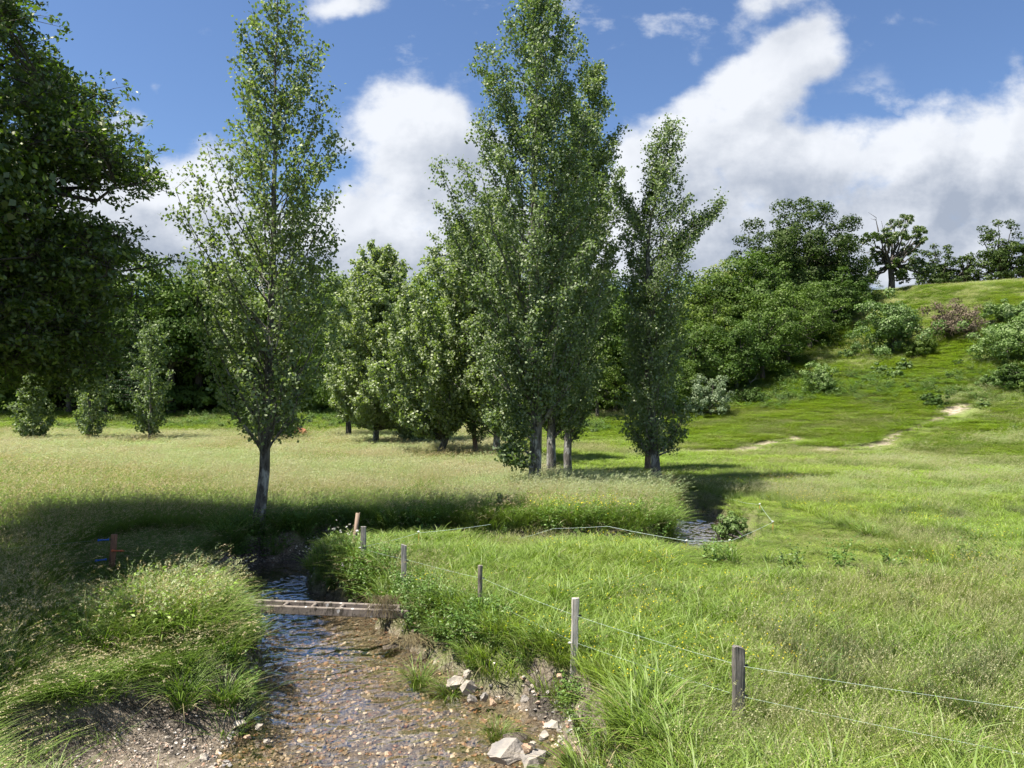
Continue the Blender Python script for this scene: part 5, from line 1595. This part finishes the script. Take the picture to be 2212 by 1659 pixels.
# front row of the wood, each tree a thing
def at(px, d):
    return D(px, d), d
front = [  # px, distance, top row (disp), mesh, name
    (-40, 84, 640, 0), (60, 84, 650, 2), (150, 85, 660, 1), (235, 84, 620, 4), (300, 86, 600, 0), (370, 83, 640, 3), (430, 86, 600, 2), (500, 84, 640, 1), (545, 88, 590, 0),
    (640, 84, 640, 2), (690, 87, 600, 4), (745, 83, 670, 3), (860, 84, 640, 1), (930, 84, 620, 0), (1010, 82, 640, 2), (1100, 82, 640, 3), (1190, 80, 620, 1), (1290, 80, 640, 4), (1345, 78, 660, 2)]
nm = ['leftmost of all, behind the oak', 'behind the small round young tree', 'behind the pale grey young tree', 'behind the oak foliage edge', 'directly above the conical young tree', 'right of the conical young tree',
      'left of the slender poplar crown', 'behind the left half of the slender poplar', 'behind the slender poplar trunk', 'right of the slender poplar trunk', 'left of the alder', 'behind the alder', 'behind the whitish trunked poplar',
      'behind the pale low poplar', 'behind the leaning tree', 'behind the grey poplar', 'behind the tallest poplar', 'behind the central row right end', 'left of the lone poplar']
for (px, d, top, k), ps_ in zip(front, nm):
    x, y = at(px, d)
    hz_ = ZZ(top - 22, d) - gz1(x, y)
    base_H = FOREST[k][0].vertices
    Hm = {0: 13.2, 1: 14.4, 2: 12.2, 3: 11.8, 4: 12}[k]
    s_ = hz_ / Hm
    sxy = min(max(s_, .75), 1.25)
    put_tree('broadleaf_tree', 'dark green broadleaf tree of the wood edge, ' + ps_, 'tree', x, y, sxy, FOREST[k], 'trees at the front of the wood', rg.random() * 6, -.3, s_)
# the wood behind reads as one mass
pts, vi_, sc_, rz_ = [], [], [], []
rgw = np.random.default_rng(81)
for row, dd_ in enumerate([93, 101, 110]):
    for xw in np.arange(-95, 28, 6.2):
        x = xw + rgw.normal() * 1.6; y = dd_ + rgw.normal() * 2
        if x > 10 + (y - 90) * .25:
            continue
        pts.append((x, y, gz1(x, y) - .4)); vi_.append(rgw.integers(0, 5)); sc_.append(rgw.uniform(.72, 1.1) * (1, .95, .85)[row]); rz_.append(rgw.random() * 6)
wood_meshes = []
for i in range(5):
    cm, tm = FOREST[i]
    wood_meshes.append(cm)
scatter('distant_wood', np.array(pts), np.array(rz_), np.array(sc_), np.array(vi_), wood_meshes, kind='stuff')
# understory along the wood foot
UND = [broadleaf(730 + i, (1.8, 1.8, 1.4), 1.3, 26, 120, .22, .08, limbs=6)[0] for i in range(3)]
px_ = rgw.uniform(-60, 14, 150); py_ = foot(px_) + rgw.uniform(2, 16, 150)
scatter('wood_undergrowth', np.stack([px_, py_, height(px_, py_) - .2], -1), rgw.random(150) * 6, .7 + .9 * rgw.random(150), rgw.integers(0, 3, 150), UND, kind='stuff')

# special trees
ALD = broadleaf(740, (3.3, 3.0, 5.2), 6.6, 100, 150, .17, .22, pad=.55, leaf='wood_leaf')
x, y = at(752, 62); put_tree('alder_tree', 'dark dense alder with a black trunk left of the whitish trunked poplar', 'tree', x, y, 1.0, ALD, None, 0, -.2, (ZZ(622, 62) - gz1(x, y)) / 12.2)
def conifer(seed, H=16, R0=3.6):
    rg = np.random.default_rng(seed); b = Bag()
    b.tube([[0, 0, -.5], [0, 0, H * .5], [0, 0, H]], [.35, .2, .03], 8)
    C, NN = [], []
    for i in range(95):
        t = i / 95; z_ = 2 + (H - 2) * t; L_ = R0 * (1 - t) ** .8 * rg.uniform(.75, 1.15) + .25; a = i * 2.4
        d = np.array([math.cos(a), math.sin(a), 0])
        tip = d * L_ + [0, 0, z_ + L_ * .12]
        b.tube([[0, 0, z_], d * L_ * .5 + [0, 0, z_ + L_ * .12], tip], [.06, .04, .01], 4)
        n = int(60 + 90 * L_ / R0)
        f = rg.random(n) ** .7
        sd_ = np.array([-d[1], d[0], 0])
        p_ = (d * L_)[None] * f[:, None] + [0, 0, z_] + sd_[None] * (rg.normal(size=n) * .35 * (1 - f * .6) * L_ * .5)[:, None] + np.stack([np.zeros(n), np.zeros(n), .15 * L_ * f - np.abs(rg.normal(size=n)) * .22], -1)
        C.append(p_); NN.append(rg.normal(size=(n, 3)) * .6 + [0, 0, 1] + d * .3)
    C = np.concatenate(C); v_, q = leaf_quads(C, np.concatenate(NN), .26 * (.6 + .7 * rg.random(len(C))), rg, .4, .6)
    return mesh_np('crown', v_, q, M['fir_leaf'], None, rg.random(len(q))), b.mesh('trunk', M['bark_oak'], True)
FIR = conifer(750)
x, y = at(985, 92); put_tree('fir_tree', 'dark conifer rising above the wood left of the tallest poplar', 'conifer', x, y, 1.3, FIR, 'conifers in the wood', 0, 0, (ZZ(470, 92) - gz1(x, y)) / 16.2)
x, y = at(455, 90); put_tree('fir_tree', 'dark conifer poking out of the wood behind the slender poplar', 'conifer', x, y, 1.1, FIR, 'conifers in the wood', 1, 0, (ZZ(570, 90) - gz1(x, y)) / 16.2)
x, y = at(300, 80); put_tree('fir_tree', 'slim bluish conifer in the wood above the conical young tree', 'conifer', x, y, .8, FIR, 'conifers in the wood', 2, 0, (ZZ(640, 80) - gz1(x, y)) / 16.2)

OFF = broadleaf(790, (4.5, 5.4, 3.6), 6.6, 120, 330, .17, .3, leaf='oak')
put_tree('ash_tree', 'broad tree just outside the left edge, shading the near left bank', 'tree', -13.7, 11.2, 1.0, OFF, None)
# hillside wood right of the lone poplar
hs = [  # px, d, top row, mesh, squash, label
    (1385, 84, 640, 0, 1, 'broadleaf tree behind the lone poplar at the start of the hillside wood'),
    (1440, 88, 610, 1, 1, 'tall broadleaf tree on the slope just right of the lone poplar'),
    (1500, 92, 575, 2, 1, 'green broadleaf tree on the slope left of the yellow flowering crown'),
    (1545, 96, 580, 0, 1, 'broadleaf tree on the slope below and left of the yellow flowering crown'),
    (1600, 97, 600, 1, 1, 'broadleaf tree with dark forked limbs left of the big hill oak'),
    (1650, 90, 650, 2, .9, 'spreading bright leaved tree in front of the big hill oak'),
    (1720, 92, 640, 0, .9, 'layered bright green tree right below the big hill oak trunk'),
    (1780, 97, 640, 1, .8, 'dark low tree on the slope right under the big hill oak'),
    (1480, 80, 690, 1, .9, 'rounded dark tree at the foot of the hillside wood right of the lone poplar'),
    (1560, 80, 680, 2, .9, 'rounded blue green tree low in the middle of the hillside wood'),
    (1630, 83, 720, 0, .8, 'low spreading tree above the silvery bush'),
    (1690, 86, 730, 1, .7, 'low yellow green tree at the shady lower edge of the hillside wood'),
    (1400, 76, 740, 2, .8, 'low dark tree behind the trunk of the lone poplar'),
    (1330, 76, 730, 0, .8, 'light green feathery tree left of the lone poplar trunk'),
    (1290, 78, 760, 1, .7, 'dark low conifer like tree at the top of the bright pasture'),
    (1850, 104, 590, 0, .7, 'round dark tree between the big hill oak and the half dead oak'),
    (1905, 108, 620, 1, .6, 'low dark tree under the half dead oak'),
    (1880, 100, 640, 2, .6, 'shaded scrub tree left of the pale round shrub'),
    (1450, 74, 790, 0, .8, 'low tree at the very foot of the slope right of the lone poplar trunk'),
    (1530, 78, 770, 1, .8, 'blue green tree directly above the silvery bush'),
    (1590, 85, 770, 2, .8, 'small spreading tree right above the silvery bush'),
    (1760, 92, 700, 0, .7, 'lowest tree of the hillside wood reaching towards the solitary hawthorn'),
    (1820, 97, 690, 2, .7, 'shaded low tree at the right end of the hillside wood'),
    (1660, 95, 620, 1, 1, 'leafy tree squeezed between the forked tree and the big hill oak'),
    (1580, 90, 640, 0, 1, 'dense tree in the middle of the hillside wood below the flowering crown'),
    (1520, 86, 640, 2, 1, 'dense tree of the hillside wood below its left shoulder'),
    (1470, 84, 650, 0, 1, 'dense tree of the hillside wood close to the lone poplar crown'),
]
Hh_ = {0: 9.9, 1: 10.8, 2: 10.3}
for i, (px, d, top, k, sq, lb) in enumerate(hs):
    for dd in np.arange(d, 66, -1.0):
        x, y = at(px, dd)
        s_ = (ZZ(top, dd) - gz1(x, y)) / Hh_[k]
        if s_ > .62 or dd < 74 + max(0, x - 15) * .97:
            break
    sxy = np.clip(s_ * 1.05, .65, 1.25) * (.5 + .5 * sq)
    put_tree('hillside_tree', lb, 'tree', x, y, sxy, HILLT[k], 'trees of the hillside wood', i * 1.3, -.3, s_)
low = [(1455, 912, 150, 0, 'lowest leftmost tree on the diagonal edge of the hillside wood'), (1500, 880, 190, 2, 'dark tree behind the silvery bush on the diagonal wood edge'), (1590, 862, 190, 1, 'dark tree right of the silvery bush on the wood edge'),
       (1648, 838, 190, 3, 'dark rounded tree above the fallen branch on the wood edge'), (1702, 806, 180, 0, 'dark tree above the dark little bush on the wood edge'), (1750, 772, 170, 4, 'tree on the wood edge straight above the solitary hawthorn'),
       (1802, 735, 150, 2, 'shaded tree on the wood edge right of the solitary hawthorn'), (1845, 695, 130, 3, 'uppermost right tree of the diagonal wood edge'), (1550, 800, 230, 4, 'tall dark tree in the second line above the silvery bush'),
       (1620, 780, 240, 0, 'tall dark tree in the second line of the hillside wood below the forked tree'), (1690, 745, 220, 1, 'tall tree in the second line below the big hill oak'), (1760, 705, 170, 2, 'wide tree in the second line under the right half of the big oak')]
for i, (px, py, hp, k, lb) in enumerate(low):
    d = gd(px, py) + 3
    x, y = at(px, d)
    Hm = {0: 13.2, 1: 14.4, 2: 12.2, 3: 11.8, 4: 12}[k]
    s_ = max(hp * d / FPX * S / Hm, .3) * .98
    put_tree('hillside_tree', lb, 'tree', x, y, s_ * 1.05, FOREST[k], 'trees of the hillside wood', i * 2.1, -1.2 * s_ - .6, s_)
n = 260
rgs = np.random.default_rng(55)
sx_, sy_ = rgs.uniform(12, 85, n), rgs.uniform(55, 110, n)
hs_ = hill_s(sx_, sy_)
ok = (hs_ > 6) & (hs_ < 40) & (wood_mask(sx_, sy_) < .4) & (fbm(sx_ * .1, sy_ * .1, 19, 3) > .47) & (path_mask(sx_, sy_ + 1) < .1) & (path_mask(sx_, sy_) < .1)
sx_, sy_ = sx_[ok], sy_[ok]; n = len(sx_)
scatter('hillside_scrub', np.stack([sx_, sy_, height(sx_, sy_) - .25], -1), rgs.random(n) * 6, .22 + .35 * rgs.random(n), rgs.integers(0, 3, n), [broadleaf(770 + i, (1.9, 1.7, 1.3), 1.1, 30, 110, .30, .06, limbs=6, ragged=.4, leaf=['hill_leaf', 'bush_leaf', 'wood_leaf'][i])[0] for i in range(3)], kind='stuff')
CH = broadleaf(760, (4, 4, 3.5), 6, 80, 130, .22, .3, leaf='chest_leaf')
x, y = at(1578, 112); put_tree('chestnut_tree', 'yellow green flowering chestnut crown peeking over the hillside wood', 'tree', x, y, 1.15, CH, None, 0, 0, (ZZ(558, 112) - gz1(x, y)) / 9.6)

def hill_oak(name, label, rootpx, rooty, d, clumps, seed, lper=170, ls=.2, trunk_r=.45, leaf='oak', deadlimbs=(), fork=None, grow=1.0):
    """an oak whose foliage pads sit at given places (disp px, disp py, radius px, depth offset)"""
    rg = np.random.default_rng(seed)
    x = D(rootpx, d); z0 = ZZ(rooty, d)
    gz_ = min(z0, gz1(x, d)) - .3
    t = thing(name, label, 'oak tree', (x, d, gz_), 'oaks on the hill crest')
    k = d / FPX * S
    b = Bag()
    fk = fork or (rootpx, rooty - 60)
    top = np.array([D(fk[0], d) - x, 0, ZZ(fk[1], d) - gz_])
    b.tube([[0, 0, -.5], top * .5 + [.15, 0, 0], top], [trunk_r * 1.25, trunk_r, trunk_r * .8], 8, jit=.15, rng=rg)
    C, NN = [], []
    for (cx, cy_, cr, dy_) in clumps:
        cr = cr * grow
        p_ = np.array([D(cx, d) - x, dy_, ZZ(cy_, d) - gz_]); r_ = cr * k
        mid = (top + p_) / 2 + rg.normal(size=3) * .4 + np.array([0, 0, -.1]) * np.linalg.norm(p_ - top)
        s_ = np.linspace(0, 1, 7)[:, None]
        bz = (1 - s_) ** 2 * top + 2 * s_ * (1 - s_) * mid + s_ ** 2 * p_
        bz[1:-1] += rg.normal(size=(5, 3)) * .15
        b.tube(bz, np.linspace(trunk_r * .45, .04, 7), 5)
        for sub in range(7):
            o_ = rg.normal(size=3) * r_ * .5 * [1, 1, .8]
            n = int(lper * rg.uniform(.5, 1.2) * (r_ / 1.2) ** 1.5 / 5) + 10
            u_ = rg.normal(size=(n, 3)); u_ /= np.linalg.norm(u_, axis=1)[:, None]
            C.append(p_ + o_ + u_ * (r_ * .48 * rg.random(n) ** .4)[:, None] * [1, 1, .72]); NN.append(u_ + rg.normal(size=(n, 3)) * .6 + [0, 0, .4])
    for (ax_, ay_, bx_, by_) in deadlimbs:
        p0 = np.array([D(ax_, d) - x, 0, ZZ(ay_, d) - gz_]); p1 = np.array([D(bx_, d) - x, rg.normal() * .5, ZZ(by_, d) - gz_])
        pts = [p0 + (p1 - p0) * f + rg.normal(size=3) * .12 for f in np.linspace(0, 1, 6)]
        b.tube(pts, np.linspace(.10, .02, 6), 5)
        for q_ in range(3):
            f = rg.integers(2, 6); e_ = pts[f] + (p1 - p0) * .25 + rg.normal(size=3) * .5
            b.tube([pts[f], e_], [.04, .012], 4)
    C = np.concatenate(C); v_, q = leaf_quads(C, np.concatenate(NN), ls * (.6 + .7 * rg.random(len(C))), rg, .8)
    obj('trunk', b.mesh('trunk', M['bark_oak'] if not deadlimbs else M['bark_oak'], True), t)
    obj('crown', mesh_np('crown', v_, q, M[leaf], None, rg.random(len(q))), t)
def crest_tree(label, px, py, d, wpx, top, seed, n=120, leaf='oak', ls=.28, ragged=.3, zf=.55, ry=.8, squash=1.0, tr=.45):
    k = d / FPX * S
    x = D(px, d); z0 = gz1(x, d); zb = min(z0, ZZ(py, d))
    H = ZZ(top, d) - zb; wr = wpx * k / 2
    rz = H * (1 - zf) * .93
    cr, tk = broadleaf(seed, (wr, wr * ry, rz), H - rz * 1.02, n, int(250 * (wr / 5) ** 1.5), ls, tr, pad=.7, inner=.4, ragged=ragged, leaf=leaf, limbs=40, crs=(.11, .24))
    t = thing('oak_tree', label, 'oak tree', (x, d, zb), 'oaks on the hill crest')
    obj('crown', cr, t); obj('trunk', tk, t)
crest_tree('big dark oak with broad uneven crown on the hill skyline', 1725, 700, 100, 262, 447, 811, 190, leaf='dark_oak', ls=.27, ragged=.28, zf=.42, tr=.6)
half = [(1955, 478, 20, 0), (1985, 500, 18, 1), (1930, 520, 22, 0), (1900, 510, 16, -1), (1880, 515, 14, 0), (1960, 540, 20, 1), (1975, 520, 16, -1), (1940, 560, 20, 0), (1915, 555, 14, 1), (1965, 575, 18, 0), (1895, 545, 12, 0), (1990, 565, 18, 1), (2010, 580, 16, 0), (1945, 590, 16, 1), (1900, 585, 20, 1)]
rgo = np.random.default_rng(4)
half = [(a + rgo.normal() * 8, c_ + rgo.normal() * 6, r_ * .62, q_ + rgo.normal()) for (a, c_, r_, q_) in half for _ in range(3)]
hill_oak('oak_tree', 'half dead oak with bare antler like branches on the skyline', 1927, 612, 102, half, 802, 420, .24, .42, grow=1.15, leaf='oak', deadlimbs=[(1925, 545, 1905, 478), (1915, 540, 1870, 545), (1925, 540, 1925, 480), (1935, 545, 1947, 488), (1900, 500, 1893, 468), (1935, 600, 1990, 605), (1990, 605, 2010, 607)], fork=(1925, 570))
crest_tree('low wide dark oak on the crest just right of the half dead oak', 2030, 600, 118, 105, 532, 812, 90, leaf='dark_oak', zf=.30, ragged=.3)
crest_tree('small dark oak on the crest touching the tall one at the right edge', 2088, 598, 117, 70, 536, 813, 60, leaf='dark_oak', zf=.30, ragged=.3)
crest_tree('tall drooping dark tree on the skyline near the right edge', 2162, 590, 114, 110, 480, 814, 130, leaf='dark_oak', zf=.30, ragged=.28)
crest_tree('dark tree cut by the right edge of the picture on the skyline', 2240, 586, 113, 110, 505, 815, 110, leaf='dark_oak', zf=.30, ragged=.28)

# shrubs on the slope
def bush(label, px, py, d, wpx, hpx, seed, leaf='bush_leaf', name='shrub', cat='shrub', ls=.17, dens=1.0, bark='bark_oak', group='shrubs on the hillside'):
    k = d / FPX * S
    x = D(px, d); z0 = ZZ(py, d)
    gz_ = gz1(x, d)
    w_, h_ = wpx * k, hpx * k
    cr, tr_ = broadleaf(seed, (w_ / 2, w_ / 2, h_ * .52), h_ * .42, 80, int(130 * dens * (w_ / 6) ** 1.2) + 40, ls, .12, pad=.85, ragged=.42, leaf=leaf, bark=bark, limbs=14)
    t = thing(name, label, cat, (x, d, gz_ - .1), group)
    obj('crown', cr, t, label='leafy crown'); del t.children[0]['label']
    obj('trunk', tr_, t)
bush('large pale green round shrub on the slope below the half dead oak', 1930, 765, gd(1930, 765), 140, 135, 901, ls=.2, dens=1.2)
bush('brownish half dead thicket with bare twigs right of the pale round shrub', 2058, 730, gd(2058, 730), 120, 80, 902, 'twig', ls=.16, dens=.7)
bush('grey green willow shrub at the right edge of the slope', 2180, 785, gd(2180, 785), 150, 110, 903, ls=.17)
bush('small solitary hawthorn bush on the lower slope', 1772, 850, gd(1772, 850), 66, 72, 904, ls=.13)
bush('silvery leaved bush at the foot of the hillside wood', 1535, 895, gd(1535, 900), 90, 85, 905, 'silver_leaf', ls=.15)
bush('dark little bush among the bracken below the solitary hawthorn', 1620, 862, gd(1630, 868), 60, 30, 906, 'wood_leaf', ls=.13)
bush('green scrub shrub on the slope behind the right edge shrubs', 2185, 690, gd(2185, 700), 90, 50, 907, ls=.17)
bush('low scrub left of the brownish thicket', 1990, 760, gd(1995, 770), 60, 40, 908, 'hill_leaf', ls=.15)
bush('light green bush low at the right edge of the slope', 2195, 835, gd(2195, 840), 80, 50, 909, 'hill_leaf', ls=.15)
bush('small willow bush on the right bank of the stream bend', 1580, 1150, 24.6, 66, 88, 910, 'bush_leaf', ls=.06, dens=6, group=None)
bush('dark elder bush behind the leaning rusty post', 800, 1165, 22.8, 50, 65, 911, 'wood_leaf', ls=.06, dens=6, group=None)
bush('slim sapling on the overgrown far bank', 1085, 1135, 24.5, 26, 60, 912, 'bush_leaf', ls=.06, dens=5, group=None)

# fallen bleached branch near the wood foot
b = Bag()
d_ = gd(1625, 835)
rgd = np.random.default_rng(3)
b.tube([[0, 0, 0], [.4, 0, .5], [.9, .1, .9], [1.3, .1, 1.5]], [.07, .06, .04, .02], 6)
b.tube([[.9, .1, .9], [1.5, .1, 1.0]], [.03, .01], 5)
b.tube([[.4, 0, .5], [.2, 0, 1.1]], [.03, .01], 5)
obj('fallen_branch', b.mesh('fallen_branch', M['dead']), None, (D(1612, d_), d_, gz1(D(1612, d_), d_)), label='bleached fallen branch at the foot of the hillside wood', category='branch')
b = Bag(); b.tube([[0, 0, 0], [.2, .02, .01], [.42, 0, .02]], [.012, .011, .008], 6)
x, y = W(402, 1508, -.45)
obj('dry_stick', b.mesh('dry_stick', M['dead']), None, (x, y, gz1(x, y) + .03), label='dry pale stick lying on bare soil above the gravel bar', category='stick')

# ------------------------------------------------------------------ cows
M['cow'] = simple_mat('reddish_brown_hide', (0.30, 0.10, 0.045), .8, 0, 3, .25)
M['cow_w'] = simple_mat('white_hide', (0.6, 0.56, 0.5), .8)
def cow(x, y, z, rz, label, sc=1.0):
    t = thing('cow', label, 'cow', (x, y, z), None, rz)
    me = bpy.data.meshes.new('body')
    # joint chain: body along x
    V = [(-.75, 0, 1.15), (-.35, 0, 1.15), (.2, 0, 1.12), (.65, 0, 1.18), (.95, 0, 1.35), (1.2, 0, 1.42), (1.5, 0, 1.25), (-.85, 0, 1.2), (-.95, 0, .6)]
    Ed = [(0, 1), (1, 2), (2, 3), (3, 4), (4, 5), (5, 6), (0, 7), (7, 8)]
    Rd = [.27, .33, .36, .30, .2, .16, .09, .05, .02]
    for sgn in (-1, 1):
        n0 = len(V)
        V += [(-.68, sgn * .2, .95), (-.62, sgn * .2, .62), (-.78, sgn * .2, .42), (-.72, sgn * .2, .04)]; Rd += [.16, .09, .05, .05]
        Ed += [(0, n0), (n0, n0 + 1), (n0 + 1, n0 + 2), (n0 + 2, n0 + 3)]
        n0 = len(V)
        V += [(.6, sgn * .2, .85), (.62, sgn * .19, .5), (.6, sgn * .19, .04)]; Rd += [.14, .07, .05]
        Ed += [(3, n0), (n0, n0 + 1), (n0 + 1, n0 + 2)]
        n0 = len(V); V += [(1.18, sgn * .28, 1.5)]; Rd += [.05]; Ed += [(5, n0)]
    me.from_pydata([Vector(v_) * sc for v_ in V], Ed, [])
    me.materials.append(M['cow'])
    o = obj('body', me, t)
    sk = o.modifiers.new('skin', 'SKIN')
    for i, r_ in enumerate(Rd):
        me.skin_vertices[0].data[i].radius = (r_ * sc, r_ * sc)
    me.skin_vertices[0].data[0].use_root = True
    o.modifiers.new('sub', 'SUBSURF').levels = 1
    b = Bag()
    for sgn in (-1, 1):
        b = Bag()
        b.tube(np.array([[1.16, sgn * .1, 1.55], [1.2, sgn * .26, 1.62], [1.3, sgn * .28, 1.74]]) * sc, [.03, .025, .008], 6)
        obj('horn', b.mesh('horn', M['cow_w']), t)
d_ = 60
cow(D(1183 * .5486, 66), 66, gz1(D(649, 66), 66) - .1, 2.6, 'reddish brown cow half hidden in greenery behind the hay meadow', .8)
cow(D(1668, 98), 98, gz1(D(1668, 98), 98) + .0, .2, 'brown cow glimpsed through the hillside trees under the big oak', 1.0)
